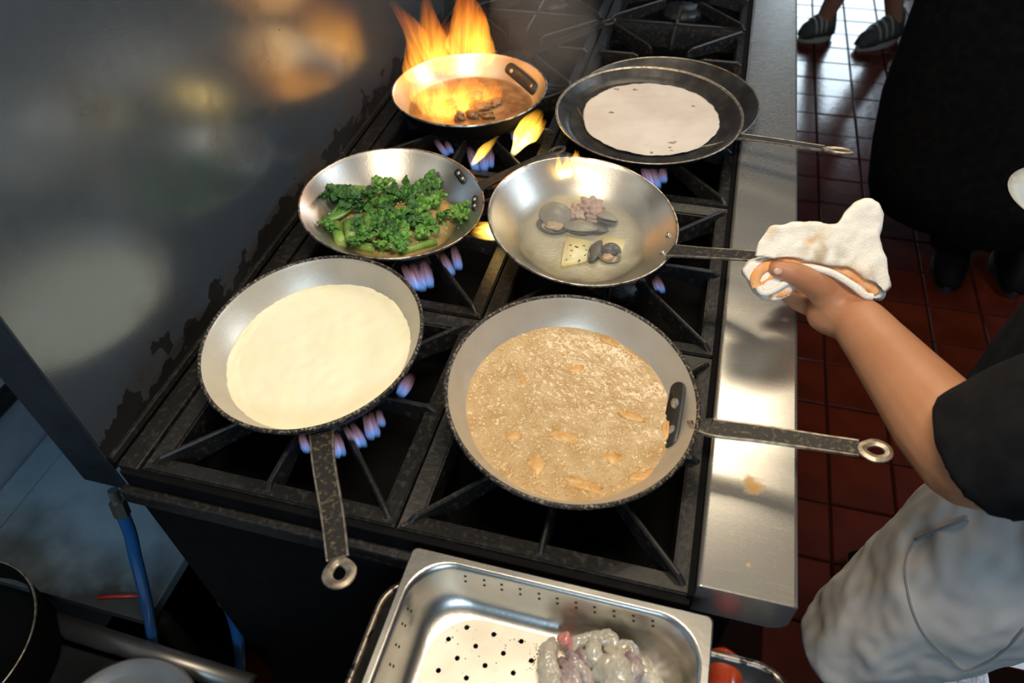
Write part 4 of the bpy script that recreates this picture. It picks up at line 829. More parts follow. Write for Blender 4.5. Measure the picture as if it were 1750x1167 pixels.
# ---- bystander and black-clad colleague ------------------------------
def stander(label, c, fwd, la, ra, lt, rt, cloth, legs, shoes, apron=None, arms=True, skin=SKIN, hgt=1.0):
    t = thing('person', label, 'person', c); inv = Matrix.Translation(-Vector(c)); c = Vector(c); fwd = Vector(fwd).normalized(); sd = Vector((fwd.y, -fwd.x, 0))
    pel = c+Vector((0, 0, .95)); ch = c+Vector((0, 0, 1.25)); nk = c+Vector((0, 0, 1.48)); bm = bmesh.new()
    lh, rh = pel-sd*.09-Vector((0, 0, .05)), pel+sd*.09-Vector((0, 0, .05)); lk = lh.lerp(la, .52)+fwd*.03; rk = rh.lerp(ra, .52)+fwd*.03
    capsule(bm, [pel, ch], [.12, .125]); capsule(bm, [ch-sd*.17+Vector((0, 0, .15)), ch+sd*.17+Vector((0, 0, .15))], [.05, .05]); capsule(bm, [ch+Vector((0, 0, .1)), nk+Vector((0, 0, .06))], [.09, .05]); head(bm, nk+Vector((0, 0, .17))+fwd*.02, fwd)
    for h_, k, a, tt in ((lh, lk, la, lt), (rh, rk, ra, rt)): capsule(bm, [pel, h_, k, k.lerp(a, .35), a], [.11, .085, .055, .056, .036]); foot(bm, a, tt)
    for s in (-1, 1):
        sh = ch+sd*.18*s+Vector((0, 0, .14)); e = sh+sd*.06*s-Vector((0, 0, .28)); wr = e+fwd*.12-Vector((0, 0, .2)); capsule(bm, [sh, e, wr, wr+fwd*.03-Vector((0, 0, .07))], [.047, .038, .027, .03])
        for k in range(4): q = wr+fwd*(.03+.012*(k-1.5))-Vector((0, 0, .09)); capsule(bm, [q, q-Vector((0, 0, .04)), q-sd*.01*s-Vector((0, 0, .075))], [.0095, .009, .0075], 8)
        q = wr+fwd*.045-Vector((0, 0, .04)); capsule(bm, [q, q+fwd*.02-Vector((0, 0, .05))], [.011, .009], 8)
    bmesh.ops.transform(bm, matrix=inv, verts=bm.verts); fuse('body', bm, .007, skin, t, 4)
    bm = bmesh.new(); capsule(bm, [pel, ch], [.14, .145], 20); capsule(bm, [ch-sd*.17+Vector((0, 0, .15)), ch+sd*.17+Vector((0, 0, .15))], [.07, .07], 20)
    for s in (-1, 1): sh = ch+sd*.18*s+Vector((0, 0, .14)); tube(bm, [sh, sh+sd*.05*s-Vector((0, 0, .22))], [.066, .06], 20)
    bmesh.ops.transform(bm, matrix=inv, verts=bm.verts); fuse('shirt', bm, .010, cloth, t, 4, fold(9, .006))
    bm = bmesh.new(); capsule(bm, [pel, pel-Vector((0, 0, .05))], [.135, .137], 20)
    for h_, k, a in ((lh, lk, la), (rh, rk, ra)): tube(bm, [pel, h_, k if legs == 'shorts' else a-Vector((0, 0, .03))], [.12, .11, .10 if legs == 'shorts' else .075], 20)
    bmesh.ops.transform(bm, matrix=inv, verts=bm.verts); fuse('shorts' if legs == 'shorts' else 'trousers', bm, .010, TEE, t, 4, fold(9, .006))
    eyes(t, inv, nk+Vector((0, 0, .17))+fwd*.02, fwd); bm = bmesh.new(); blob(bm, nk+Vector((0, 0, .21))-fwd*.02, 1, 3, .1, 6, (.095, .095, .09)); bmesh.ops.transform(bm, matrix=inv, verts=bm.verts); obj('hair', bm, HAIR, t)
    for a, tt in ((la, lt), (ra, rt)):
        o = shoe('shoe', t, a, tt, shoes[0], shoes[1]); o.matrix_basis = inv
        if legs == 'shorts':
            d = tt-a; d.z = 0; L = d.length+.085; d = d.normalized(); s_ = Vector((-d.y, d.x, 0)); heel = Vector((a.x, a.y, 0))-d*.065
            for f in (.42, .55, .68):
                wd = .047*(.62+.42*math.sin(min(1, f*1.15)*math.pi*.9)**.8); hh = .085*(1-f)**1.2+.055; q = heel+d*L*f; bm = bmesh.new()
                tube(bm, [q+s_*(wd+.001)*math.cos(x)+Vector((0, 0, .022+math.sin(x)*(hh+.001))) for x in [math.pi*k/12 for k in range(1, 12)]], .0055, 8); obj('lace', bm, SOLEW, o)
    if apron:
        bm = bmesh.new(); rows = []
        for z, rx, ry, off in apron:
            cc = c+Vector((0, 0, z))+sd*off; rows.append([bm.verts.new(cc+sd*rx*math.cos(a)*(1+.03*math.sin(7*a))+fwd*ry*math.sin(a)*(1+.03*math.sin(5*a))) for a in [2*math.pi*k/40 for k in range(40)]])
        for a, b in zip(rows, rows[1:]):
            for k in range(40): bm.faces.new((a[k], a[(k+1) % 40], b[(k+1) % 40], b[k]))
        bmesh.ops.transform(bm, matrix=inv, verts=bm.verts); o = obj('long_apron', bm, TEE, t); m_ = o.modifiers.new('thick', 'SOLIDIFY'); m_.thickness = .004
    return t, inv
SNEAK = mat('grey green sneaker', (.035, .042, .04), .8, 0, (.07, .08, .07), 30, .4, .7); SOLEW = mat('pale rubber sole', (.30, .30, .26), .6)
BY = P(1400, 30, -.86)
la, ra = P(1408, 32, -.83), P(1528, 36, -.83); lt, rt = P(1372, 62, -.90), P(1470, 78, -.90)
by, byi = stander('bystander in sneakers standing far off at the end of the tiled aisle', ((la.x+ra.x)/2, (la.y+ra.y)/2, 0), (-.7, -.7, 0), la, ra, lt, rt, mat('bystander shirt', (.10, .10, .12), .9), 'shorts', (SNEAK, SOLEW), skin=mat('bystander skin', (.36, .17, .11), .5))
BC = Vector((1.27, 1.80, 0))
bk, bki = stander('person in long black apron standing with black shoes in the dark aisle', BC, (.3, 1, 0), BC+Vector((.13, .0, .09)), BC+Vector((.31, .06, .09)), BC+Vector((.10, -.16, .03)), BC+Vector((.29, -.14, .03)), TEE, 'trousers', (SHOEB, SOLEB), apron=[(.22, .27, .20, .08), (.36, .29, .20, .07), (.5, .30, .20, .06), (.8, .29, .19, .05), (1.0, .27, .18, .03), (1.25, .22, .16, 0)])
PLATE = mat('white glazed plate', (.60, .64, .62), .25, 0, (.55, .50, .44), 12, .55, .7)
q = PLC; bm = bmesh.new(); lathe(bm, [(0, 0), (.045, .0), (.062, .006), (.078, .012), (.079, .0135), (.062, .0085), (.044, .003), (0, .003)], 48); o = obj('plate', bm, PLATE); o.location = q; tag(o, 'white round plate held at the right edge of the picture', 'plate')

# ================================================================== TOWEL
tw = thing('towel', 'folded white terry towel with orange stripes wrapped round the skillet handle', 'towel', HB); ti = Matrix.Translation(-HB)
def slab(name, pix, dep, back, m, vox=.0028, sm=8, disp=None):
    """padded fold of cloth: outline points (pixel), depth of its face, thickness"""
    bm = bmesh.new(); fr = []; bk_ = []
    for p_ in pix:
        u, v = p_[:2]; d = dep + (p_[2] if len(p_) > 2 else 0); fr.append(bm.verts.new(PD(u, v, d))); bk_.append(bm.verts.new(PD(u, v, d+back)))
    n = len(pix)
    for k in range(n): bm.faces.new((fr[k], fr[(k+1) % n], bk_[(k+1) % n], bk_[k]))
    f1 = bm.faces.new(fr); f2 = bm.faces.new(bk_[::-1]); bmesh.ops.triangulate(bm, faces=[f1, f2]); bmesh.ops.transform(bm, matrix=ti, verts=bm.verts)
    return fuse(name, bm, vox, m, tw, sm, disp)
wr = lambda c_, a_=fold(26, .004, 1), b_=fold(70, .0014, 4): a_(c_)+b_(c_)
slab('upper_fold', [(1286, 440), (1293, 414), (1313, 387), (1350, 380), (1400, 380), (1432, 384), (1441, 364), (1462, 347), (1484, 341), (1503, 348), (1511, 366), (1507, 392), (1503, 405), (1512, 432), (1522, 468), (1525, 490), (1512, 504), (1492, 482), (1452, 458), (1400, 449), (1345, 443)], .838, .030, mat('stained and shaded white terry', (.92, .86, .76), .95, 0, (.64, .42, .18), 17, .55, .72, bump=.6, bscale=520, bdist=.002, spec=.05), .0028, 10, wr)
slab('lower_wrap', [(1266, 462), (1278, 447), (1308, 437), (1350, 437), (1400, 444), (1450, 454), (1492, 476), (1516, 500), (1508, 514), (1478, 508), (1440, 486), (1400, 474), (1362, 482), (1352, 505), (1330, 514), (1302, 510), (1282, 490)], .852, .046, TOWEL, .0028, 9, wr)
def add_spot(m, c, r, col, amp=.5, fr=70, top=.8):
    nt = m.node_tree; b = nt.nodes['Principled BSDF']; L = nt.links.new; prev = b.inputs['Base Color'].links[0].from_socket; tc = nn(nt, 'ShaderNodeTexCoord')
    dn = nn(nt, 'ShaderNodeVectorMath', operation='DISTANCE'); L(tc.outputs['Object'], dn.inputs[0]); dn.inputs[1].default_value = c
    n = nn(nt, 'ShaderNodeTexNoise'); n.inputs['Scale'].default_value = fr; n.inputs['Detail'].default_value = 4; L(tc.outputs['Object'], n.inputs['Vector'])
    a = nn(nt, 'ShaderNodeMath', operation='MULTIPLY_ADD'); L(n.outputs['Fac'], a.inputs[0]); a.inputs[1].default_value = -r*amp*3; L(dn.outputs['Value'], a.inputs[2])
    mr = nn(nt, 'ShaderNodeMapRange'); L(a.outputs[0], mr.inputs[0])
    for i, x in enumerate((r*.3, -r*.6, 0, top)): mr.inputs[i+1].default_value = x
    mx = nn(nt, 'ShaderNodeMix', data_type='RGBA'); L(mr.outputs[0], mx.inputs[0]); L(prev, mx.inputs[6]); mx.inputs[7].default_value = (*col, 1); L(mx.outputs[2], b.inputs['Base Color'])
UF = bpy.data.materials['stained and shaded white terry']
for u, v, r, col, top in ((1385, 412, .010, (.62, .36, .13), .75), (1318, 392, .012, (.60, .40, .20), .5), (1405, 432, .012, (.36, .30, .20), .55), (1435, 436, .012, (.36, .30, .20), .5), (1375, 428, .010, (.42, .34, .22), .4)):  # orange-brown stains, plus grey-brown spots painting shade along the lower fold
    hit = on_surface([o for o in tw.children if o.name.startswith('upper_fold')][0], [(u, v)], 0, ti)
    if hit: add_spot(UF, hit[0], r, col, top=top)
def roll(name, pts, r, m):
    pp, rr = smoothpath([PD(*q) for q in pts], [r]*len(pts), 6); bm = bmesh.new(); tube(bm, pp, rr, 12); bmesh.ops.transform(bm, matrix=ti, verts=bm.verts); obj(name, bm, m, tw)
roll('orange_stripe', [(1291, 494, 0.850), (1288, 474, 0.846), (1304, 456, 0.844), (1340, 448, 0.842), (1400, 452, 0.842), (1450, 466, 0.842), (1486, 490, 0.844), (1498, 502, 0.846)], (.0058, .0042), ORANGE)if False else None
def band(name, pts, w, m):
    """flat woven stripe lying on the wrap"""
    pp, _ = smoothpath([PD(*q) for q in pts], [0]*len(pts), 6); bm = bmesh.new(); rows = []
    for i, q in enumerate(pp):
        t_ = (pp[min(i+1, len(pp)-1)]-pp[max(i-1, 0)]).normalized(); v_ = (CAMP-q).normalized(); s = t_.cross(v_).normalized(); rows.append([bm.verts.new(q+s*w*math.cos(a)+v_*.0026*math.sin(a)) for a in [2*math.pi*k/10 for k in range(10)]])
    for a, b in zip(rows, rows[1:]):
        for k in range(10): bm.faces.new((a[k], a[(k+1) % 10], b[(k+1) % 10], b[k]))
    bm.faces.new(rows[0]); bm.faces.new(rows[-1]); bmesh.ops.transform(bm, matrix=ti, verts=bm.verts); obj(name, bm, m, tw)
band('orange_stripe', [(1293, 492, 0.853), (1291, 474, 0.851), (1306, 457, 0.850), (1340, 448, 0.850), (1400, 453, 0.850), (1450, 466, 0.850), (1484, 489, 0.851), (1496, 503, 0.852)], .0058, ORANGE)
band('orange_stripe', [(1302, 485, 0.852), (1318, 474, 0.851), (1334, 466, 0.851)], .0030, ORANGE); band('orange_stripe', [(1314, 505, 0.853), (1332, 503, 0.853), (1350, 496, 0.854)], .0042, ORANGE)
roll('rolled_hem', [(1362, 457, 0.846), (1386, 457, 0.844), (1420, 466, 0.841), (1452, 484, 0.839), (1478, 504, 0.839), (1490, 507, 0.840)], .0042, TOWEL)
roll('rolled_hem', [(1296, 490, 0.850), (1304, 500, 0.849), (1320, 497, 0.849), (1345, 482, 0.850)], .0042, TOWEL)
# ================================================================== FRONT SIDE TABLE, TRAYS, SEAFOOD
t = thing('work_table', 'dark steel side table carrying the trays in front of the range', 'table', (.46, -.30, 0)); TBL = (.335, .72, -.62, -.045)
ti2 = Matrix.Translation((-.46, .30, 0)); DST = mat('dull dark steel', (.02, .02, .021), .5, .6, (.035, .033, .03), 20, .4, .7)
bm = bmesh.new(); bx(bm, TBL[0], .665, TBL[2], TBL[3], TOP-.145, TOP-.118); o = obj('table_top', bm, DST, t, smooth=False, bevel=.003); o.matrix_basis = ti2
for x in (.37, .64):
    for y in (-.59, -.065): bm = bmesh.new(); tube(bm, [(x, y, 0), (x, y, TOP-.145)], .016, 14); o = obj('leg', bm, DST, t); o.matrix_basis = ti2
def rrect(x0, x1, y0, y1, r, z, n=8):
    out = []
    for cx, cy, a0 in ((x1-r, y1-r, 0), (x0+r, y1-r, 90), (x0+r, y0+r, 180), (x1-r, y0+r, 270)):
        for k in range(n+1): a = math.radians(a0+90*k/n); out.append(Vector((cx+r*math.cos(a), cy+r*math.sin(a), z)))
    return out
def loft(bm, loops, mi=None):
    rings = [[bm.verts.new(p_) for p_ in l] for l in loops]; n = len(rings[0])
    for i, (a, b) in enumerate(zip(rings, rings[1:])):
        for k in range(n): bm.faces.new((a[k], a[(k+1) % n], b[(k+1) % n], b[k])).material_index = (mi[i] if mi else 0)
    return rings
bx0, bx1, by0, by1 = .303, .713, -.58, -.026
bm = bmesh.new(); z = -.062; r = loft(bm, [rrect(bx0+.02, bx1-.02, by0+.02, by1-.02, .03, -.1185), rrect(bx0+.002, bx1-.002, by0+.002, by1-.002, .035, z-.004), rrect(bx0-.004, bx1+.004, by0-.004, by1+.004, .04, z-.002), rrect(bx0-.004, bx1+.004, by0-.004, by1+.004, .04, z+.002), rrect(bx0, bx1, by0, by1, .036, z+.003), rrect(bx0+.003, bx1-.003, by0+.003, by1-.003, .033, z), rrect(bx0+.022, bx1-.022, by0+.022, by1-.022, .03, -.112)], [1, 1, 0, 0, 0, 1]); bm.faces.new(r[0][::-1]).material_index = 1; bm.faces.new(r[-1]).material_index = 1
o = obj('roasting_tray', bm, None, ms=[mat('scratched tray rim', (.30, .25, .20), .4, .9, (.03, .026, .024), 110, .48, .62), BLUEST]); o.location = (0, 0, TOP); tag(o, 'black roasting tray with scraped rim under the perforated pan', 'tray')
# perforated pan
hx0, hx1, hy0, hy1, hz, hd = .331, .629, -.52, -.0150, -.004, .050
TRAY = mat('perforated pan steel', (.60, .58, .54), .28, 1, (.52, .50, .46), 22, .4, .7, bump=.05, bscale=260, rough2=.33)
tt = thing('perforated_pan', 'shiny perforated steel pan holding raw squid', 'pan', (0, 0, TOP))
bm = bmesh.new(); W = .0100
L5 = rrect(hx0+W+.026, hx1-W-.026, hy0+W+.026, hy1-W-.026, .05, hz-hd, 10)
loops = [rrect(hx0, hx1, hy0, hy1, .006, hz-.006, 10), rrect(hx0, hx1, hy0, hy1, .006, hz-.0015, 10), rrect(hx0+.0015, hx1-.0015, hy0+.0015, hy1-.0015, .006, hz, 10), rrect(hx0+W-.003, hx1-W+.003, hy0+W-.003, hy1-W+.003, .043, hz, 10), rrect(hx0+W, hx1-W, hy0+W, hy1-W, .041, hz-.002, 10), rrect(hx0+W+.002, hx1-W-.002, hy0+W+.002, hy1-W-.002, .041, hz-.006, 10), rrect(hx0+W+.0075, hx1-W-.0075, hy0+W+.0075, hy1-W-.0075, .044, hz-.028, 10), rrect(hx0+W+.0115, hx1-W-.0115, hy0+W+.0115, hy1-W-.0115, .046, hz-.040, 10), rrect(hx0+W+.018, hx1-W-.018, hy0+W+.018, hy1-W-.018, .049, hz-hd+.0035, 10), L5]
rings = loft(bm, loops)
edges = [bm.edges.get((rings[-1][k], rings[-1][(k+1) % len(rings[-1])])) for k in range(len(rings[-1]))]
A0 = P(560+464/2.083, 900+294/2.083, hz-hd); B0 = P(560+751/2.083, 900+369/2.083, hz-hd); step = (B0.x-A0.x)/3
def in_floor(x_, y_, r_=.05, m_=.007):
    x0_, x1_, y0_, y1_ = hx0+W+.026, hx1-W-.026, hy0+W+.026, hy1-W-.026
    if not (x0_+m_ < x_ < x1_-m_ and y0_+m_ < y_ < y1_-m_): return False
    dx_ = max(x0_+r_-x_, x_-(x1_-r_), 0); dy_ = max(y0_+r_-y_, y_-(y1_-r_), 0); return math.hypot(dx_, dy_) < r_-m_
yy = A0.y; row = 0; inner = (hx0+W+.042, hx1-W-.042, hy0+W+.046, hy1-W-.040)
while yy > inner[2]:
    xx = A0.x - step*6 + (step*.5 if row % 2 else 0)
    while xx < hx1:
        if in_floor(xx, yy):
            vs = [bm.verts.new((xx+.0026*math.cos(a), yy+.0026*math.sin(a), hz-hd)) for a in [2*math.pi*k/10 for k in range(10)]]
            edges += [bm.edges.new((vs[k], vs[(k+1) % 10])) for k in range(10)]
        xx += step
    yy -= step*.55; row += 1
bmesh.ops.triangle_fill(bm, use_beauty=True, use_dissolve=False, edges=edges)
fs_ = [f for f in bm.faces if all(v.co.z < hz-hd+.0002 for v in f.verts)]
for f in fs_: f.material_index = 1
TRAYF = mat('dull lamplit pan floor', (.86, .79, .66), .5, .3, (.76, .67, .53), 30, .4, .7)  # duller worn floor; its paler, warmer colour paints the overhead lamp's reflection
pbody = obj('pan_body', bm, None, tt, ms=[TRAY, TRAYF]); m_ = pbody.modifiers.new('thick', 'SOLIDIFY'); m_.thickness = .0011; m_.offset = -1
for pl in pbody.data.polygons: pl.use_smooth = abs(pl.normal.z) < .98
HOLESHADE = mat('hole shade disc', (.006, .006, .006), .7); bm = bmesh.new(); org = CAMP-Vector((0, 0, TOP))  # dark discs on the pan wall, painting the shade inside its small holes
hs = [(x, y) for x, y in ((490, 176), (557, 190), (619, 206), (685, 222), (752, 238), (817, 255), (884, 270), (950, 286), (1019, 300), (1088, 317), (1157, 335))]
hs = hs+[(x+1, y+18) for x, y in hs]+[(285, 292), (297, 300), (266, 345), (276, 352), (243, 420), (254, 427), (222, 490), (234, 497)]
for x, y in hs:
    ok, c_, n_, _ = pbody.ray_cast(org, ray(560+x/2.083, 900+y/2.083))
    if not ok: continue
    if n_.dot(org-c_) < 0: n_ = -n_
    qm = Vector((0, 0, 1)).rotation_difference(n_).to_matrix(); tp = [bm.verts.new(c_+n_*.0003+qm @ Vector((.0015*math.cos(a), .0015*math.sin(a), 0))) for a in [2*math.pi*k/10 for k in range(10)]]; bm.faces.new(tp)
    lo = [bm.verts.new(v.co-n_*.0016) for v in tp]
    for k in range(10): bm.faces.new((tp[k], tp[(k+1) % 10], lo[(k+1) % 10], lo[k]))
o = obj('wall_hole_discs', bm, HOLESHADE, tt, smooth=False); o['kind'] = 'stuff'
# pepper specks on the pan floor
PEPP = mat('pepper speck', (.05, .04, .025), .7); bm = bmesh.new()
for k in range(420):
    u = random.gauss(860, 120); v = random.gauss(1060, 50)
    if k % 3 == 0: u, v = random.gauss(925, 12), random.gauss(1115, 30)
    q = P(u, v, hz-hd)
    if inner[0] < q.x < inner[1] and inner[2] < q.y < inner[3]+.004: blob(bm, (q.x, q.y, hz-hd+.0003), random.uniform(.0003, .0008), 1, 0, 1, (1.4, .8, .5), 0, Matrix.Rotation(random.uniform(0, 6), 3, 'Z'))
o = obj('pepper_specks', bm, PEPP); o.location = (0, 0, TOP); tag(o, 'dark pepper specks scattered over the perforated pan floor', 'pepper', kind='stuff')
SQUID = mat('raw squid', (.40, .355, .27), .25, 0, (.52, .48, .40), 45, .4, .65, bump=.25, bscale=90, sss=.2, coat=.5); SQUIDP = mat('purple squid skin', (.20, .11, .13), .3, 0, (.44, .36, .32), 60, .38, .62, bump=.3, bscale=120, coat=.5); SQR = mat('pink squid tip', (.55, .20, .17), .3, coat=.4)
def squid(label, pts, m, vox=.0013, lumpy=.0022):
    """bent squid piece: (u, v, height above pan floor, radius)"""
    w3 = [P(u, v, hz-hd+h_) for u, v, h_, r in pts]; c = w3[0]; pp, rr = smoothpath([q-c for q in w3], [r for *_, r in pts], 4); bm = bmesh.new(); capsule(bm, pp, rr, 12)
    o = fuse('squid_piece', bm, vox, m, None, 4, lambda c_, a_=fold(110, lumpy, pts[0][0]), b_=fold(300, .0007, 2): a_(c_)+b_(c_)); o.location = c; return tag(o, label, 'squid', 'raw squid in the perforated pan')
squid('pale speckled squid strip at the left end of the heap', [(944, 1094, .008, .005), (938, 1115, .010, .009), (937, 1140, .010, .011), (944, 1172, .010, .012)], SQUID)
squid('pink squid tip at the far left of the heap', [(958, 1092, .014, .004), (967, 1094, .016, .007), (974, 1102, .014, .005)], SQR)
squid('curled pale squid tube along the far side of the heap', [(980, 1108, .012, .007), (990, 1096, .015, .007), (1012, 1092, .016, .0075), (1038, 1090, .018, .0085), (1050, 1098, .018, .0075), (1042, 1110, .016, .006)], SQUID)
squid('pale squid ring hooked down the middle of the heap', [(1012, 1092, .018, .007), (1014, 1112, .020, .0085), (1022, 1128, .018, .009), (1034, 1140, .014, .009)], SQUID)
squid('blocky pale squid piece at the right of the heap', [(1060, 1110, .016, .008), (1074, 1108, .016, .008), (1078, 1124, .014, .010), (1060, 1128, .014, .011)], SQUID)
squid('largest pale squid body at the near right of the heap', [(1030, 1145, .014, .012), (1052, 1142, .020, .015), (1062, 1160, .018, .016), (1050, 1185, .014, .015)], SQUID)
squid('dark purple squid flap on the largest squid body', [(1078, 1124, .026, .006), (1086, 1140, .026, .0085), (1082, 1160, .022, .007)], SQUIDP)
squid('pale lobed squid piece at the right end of the heap', [(1098, 1138, .012, .008), (1104, 1155, .012, .009), (1118, 1168, .009, .009)], SQUID)
for k, pts in enumerate([[(972, 1118, .012, .005), (984, 1132, .016, .006), (1000, 1150, .016, .006), (1012, 1172, .012, .005)], [(964, 1130, .010, .005), (978, 1146, .015, .007), (988, 1170, .014, .006)], [(990, 1118, .014, .005), (1004, 1124, .018, .0055), (1014, 1138, .014, .005)], [(962, 1150, .012, .006), (972, 1168, .014, .007), (976, 1185, .012, .006)]]):
    squid(['purple tentacle crossing the middle of the heap', 'purple grey tentacle left of the middle', 'short purple tentacle under the curled tube', 'purple grey tentacle at the picture\'s bottom edge'][k], pts, SQUIDP)
RED = mat('red pepper skin', (.30, .03, .010), .18, 0, (.50, .08, .02), 12, .4, .6, coat=.6)
q = P(1232, 1154, -.088); bm = bmesh.new(); lathe(bm, [(0, .055), (.008, .054), (.016, .046), (.021, .03), (.0225, 0), (.021, -.03), (.014, -.05), (0, -.058)], 32); bmesh.ops.transform(bm, matrix=Matrix.Rotation(math.radians(96), 4, 'X') @ Matrix.Rotation(.3, 4, 'Z'), verts=bm.verts)
o = obj('pepper', bm, RED); o.location = q+Vector((0, -.03, 0)); tag(o, 'shiny red pepper beside the perforated pan in the black tray', 'pepper')
BRD = mat('toasted bread', (.45, .36, .24), .85, 0, (.62, .54, .40), 60, .4, .65, bump=.6, bscale=90)
bm = bmesh.new(); bx(bm, -.022, .022, -.045, .030, -.012, .010); bmesh.ops.subdivide_edges(bm, edges=bm.edges[:], cuts=4, use_grid_fill=True)
for v in bm.verts: v.co += Vector((nz(v.co, 60)*.004, nz(v.co, 60, 3)*.004, nz(v.co, 60, 7)*.004))
o = obj('bread', bm, BRD); o.location = P(1270, 1205, -.098); o.rotation_euler = (0, 0, -.2); tag(o, 'piece of toasted bread right of the red pepper in the black tray', 'bread')
# ================================================================== LOWER LEFT CORNER
cz = -.47
t = thing('side_cart', 'low dark cart behind the range corner with a round steel rail', 'cart', (-.2, -.3, 0)); ci = Matrix.Translation((.2, .3, 0))
bm = bmesh.new(); bx(bm, -.53, .03, -.62, -.09, TOP+cz-.03, TOP+cz); o = obj('cart_top', bm, DST, t, smooth=False, bevel=.003); o.matrix_basis = ci
bm = bmesh.new(); ra_, rb_ = P(70, 1058, cz+.005), P(430, 1172, cz+.005); tube(bm, [ra_, rb_], .0165, 20); o = obj('rail', bm, mat('grey steel tube', (.30, .29, .27), .4, .9), t); o.matrix_basis = ci
for x in (-.5, .0):
    for y in (-.59, -.12): bm = bmesh.new(); tube(bm, [(x, y, 0), (x, y, TOP+cz-.03)], .014, 12); o = obj('leg', bm, DST, t); o.matrix_basis = ci
q = P(222, 1278, cz); bm = bmesh.new(); lathe(bm, [(0, 0), (.075, 0), (.098, .022), (.106, .040), (.113, .0435), (.119, .042), (.121, .038), (.116, .036), (.108, .034), (.1, .02), (.078, -.0), (0, 0)][:8]+[(.108, .034), (.098, .016), (.076, -.0)], 80)
bm.free(); bm = bmesh.new(); lathe(bm, [(0, .034), (.088, .034), (.092, .036), (.100, .040), (.1085, .0425), (.112, .042), (.113, .038), (.108, .034), (.098, .004), (.09, 0), (0, 0)], 80)
o = obj('pot_lid', bm, mat('grey lid', (.42, .42, .41), .42, .85, (.34, .34, .33), 18, .4, .7)); o.location = q; tag(o, 'round grey steel lid with raised rim at the bottom left corner', 'lid')
q = P(-112, 1105, cz+.10); q.z = TOP+cz; bm = bmesh.new(); lathe(bm, [(0, .004), (.12, .004), (.127, .012), (.130, .098), (.1325, .101), (.135, .100), (.134, .096), (.131, .01), (.124, 0), (0, 0)], 96)
t = thing('cooking_pot', 'large black round pot cut off by the left edge of the picture', 'pot', q); obj('pot_body', bm, SOOT, t)
bm = bmesh.new(); lathe(bm, [(.1330, .1005), (.1350, .1022), (.1370, .1005), (.1350, .0985), (.1330, .1005)], 96); obj('rim', bm, HEDGE, t)
HOSE = mat('blue gas hose', (.012, .085, .24), .3, 0, (.015, .10, .28), 20, .4, .6, coat=.4); BRASS = mat('hose fitting', (.35, .33, .28), .35, .9)
def hose(label, pts, r, ext=None):
    t = thing('gas_hose', label, 'hose', pts[0]); pp, rr = smoothpath([q-pts[0] for q in pts], [r]*len(pts), 8); bm = bmesh.new(); tube(bm, pp, rr, 14); obj('hose', bm, HOSE, t)
    d = (pts[0]-pts[1]).normalized(); bm = bmesh.new(); tube(bm, [d*-.012, d*.012], r*1.25, 6); tube(bm, [d*.012, d*.03], r*.8, 12); obj('fitting', bm, BRASS, t, smooth=False)
hose('blue gas hose hanging behind the rear corner of the range', [P(205, 868, -.16), P(222, 910, -.20), P(231, 950, -.24), P(244, 1002, -.31), P(256, 1060, -.42), P(262, 1120, -.55), P(250, 1180, -.82)], .0085)
hose('blue gas hose dropping to the floor beside the cart rail', [P(384, 1022, -.40), P(397, 1050, -.44), P(407, 1090, -.49), P(411, 1130, -.56), P(406, 1175, -.64), P(380, 1230, -.80)], 0.0095)
pts = [P(168, 1021, -.417), P(200, 1019, -.4165), P(240, 1018, -.417)]; bm = bmesh.new(); tube(bm, pts, .0028, 8); o = obj('cable', bm, mat('red cable', (.40, .02, .015), .4)); tag(o, 'thin red cable lying on the low shelf at the lower left', 'cable')
bm = bmesh.new(); c_ = PX(-10, 668, -.55); d_ = PX(35, 640, -.55)
tube(bm, [c_+Vector((.03, -.12, 0)), Vector((-.52, d_.y, c_.z))], .016, 12); o = obj('wall_bracket', bm, DST); tag(o, 'dark bracket bar on the wall at the left edge of the picture', 'bracket')
t = thing('low_shelf', 'low bluish stainless steel shelf behind the range at the lower left', 'shelf', (-.4, .2, 0)); li = Matrix.Translation((.4, -.2, 0))
SHZ = -.42; k0 = P(250, 1062, SHZ); sm_ = P(48, 843, SHZ).x
SHELF = mat('smeared shelf steel', (.50, .64, .72), .45, .4, (.27, .37, .43), 6, .35, .7, bump=.05, bscale=90)
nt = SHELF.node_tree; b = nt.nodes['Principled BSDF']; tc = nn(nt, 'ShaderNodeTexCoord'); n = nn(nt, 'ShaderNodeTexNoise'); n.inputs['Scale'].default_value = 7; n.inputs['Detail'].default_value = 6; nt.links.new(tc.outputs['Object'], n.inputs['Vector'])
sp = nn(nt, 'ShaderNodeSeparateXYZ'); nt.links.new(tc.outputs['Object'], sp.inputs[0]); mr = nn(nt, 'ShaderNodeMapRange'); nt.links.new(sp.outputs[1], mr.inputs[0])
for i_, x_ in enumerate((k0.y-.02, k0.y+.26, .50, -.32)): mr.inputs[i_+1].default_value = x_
ad = nn(nt, 'ShaderNodeMath', operation='ADD'); nt.links.new(mr.outputs[0], ad.inputs[0]); nt.links.new(n.outputs['Fac'], ad.inputs[1]); m2 = nn(nt, 'ShaderNodeMapRange'); nt.links.new(ad.outputs[0], m2.inputs[0])
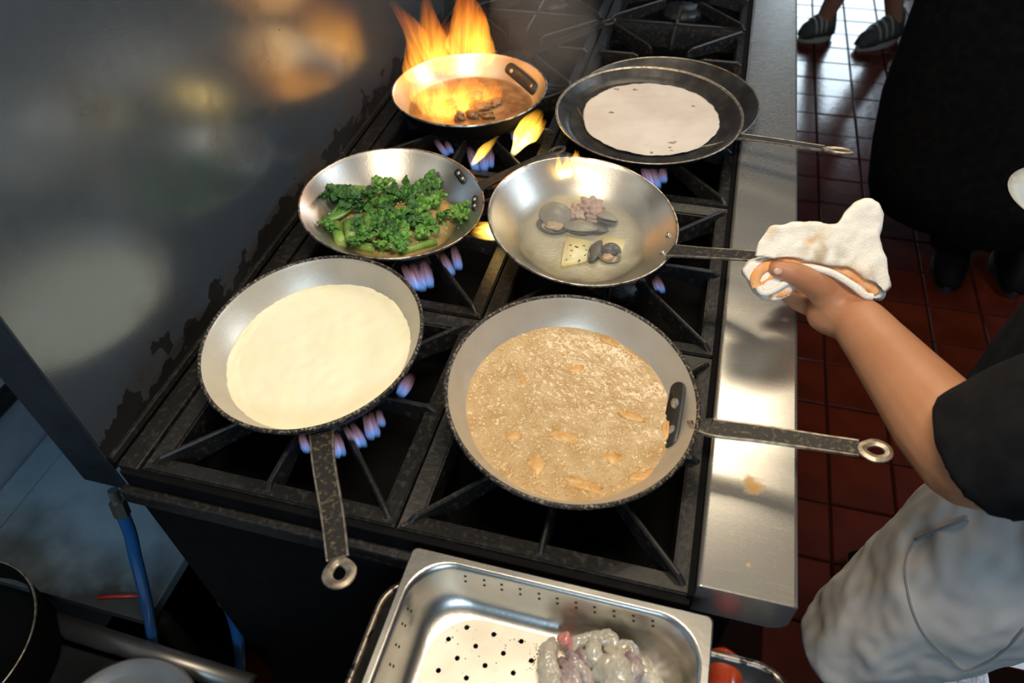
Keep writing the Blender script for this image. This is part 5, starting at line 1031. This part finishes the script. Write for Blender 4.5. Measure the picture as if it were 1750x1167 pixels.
for i_, x_ in enumerate((.5, .95, 0, .92)): m2.inputs[i_+1].default_value = x_
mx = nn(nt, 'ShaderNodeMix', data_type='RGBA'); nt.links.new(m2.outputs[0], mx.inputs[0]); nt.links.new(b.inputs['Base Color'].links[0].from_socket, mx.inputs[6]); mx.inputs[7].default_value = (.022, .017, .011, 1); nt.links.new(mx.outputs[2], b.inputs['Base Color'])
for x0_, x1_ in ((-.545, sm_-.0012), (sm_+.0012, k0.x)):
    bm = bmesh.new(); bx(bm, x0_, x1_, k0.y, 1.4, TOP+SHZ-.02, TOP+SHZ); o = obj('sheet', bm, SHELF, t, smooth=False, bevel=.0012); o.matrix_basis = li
for y_ in (k0.y+.03, 1.35):
    for x_ in (-.52, k0.x-.03): bm = bmesh.new(); tube(bm, [(x_, y_, 0), (x_, y_, TOP+SHZ-.02)], .015, 12); o = obj('leg', bm, DST, t); o.matrix_basis = li
# thin steam over the clam skillet
STEAM = bpy.data.materials.new('steam'); STEAM.use_nodes = True; nt = STEAM.node_tree; nt.nodes.clear(); out = nn(nt, 'ShaderNodeOutputMaterial'); vs_ = nn(nt, 'ShaderNodeVolumeScatter'); vs_.inputs['Color'].default_value = (1, .98, .94, 1); vs_.inputs['Density'].default_value = 2.4; nt.links.new(vs_.outputs[0], out.inputs['Volume'])
bm = bmesh.new(); blob(bm, (0, 0, .045), 1, 3, .25, 1.5, (.105, .105, .045), 3); o = obj('steam', bm, STEAM); o.matrix_world = pk.mw @ Matrix.Translation((-.01, .01, .01)); tag(o, 'thin white steam hanging over the clam skillet', 'steam', kind='stuff')

SMOKE = STEAM.copy(); SMOKE.name = 'smoke'; SMOKE.node_tree.nodes['Volume Scatter'].inputs['Density'].default_value = 1.1
q = P(915, 70, .10); bm = bmesh.new(); blob(bm, (0, 0, 0), 1, 3, .5, 1.6, (.10, .07, .13), 8); o = obj('smoke', bm, SMOKE); o.location = q+Vector((.02, 0, .03)); tag(o, 'thin grey smoke drifting right of the burning skillet', 'smoke', kind='stuff')
bpy.data.scenes.remove(TMP)
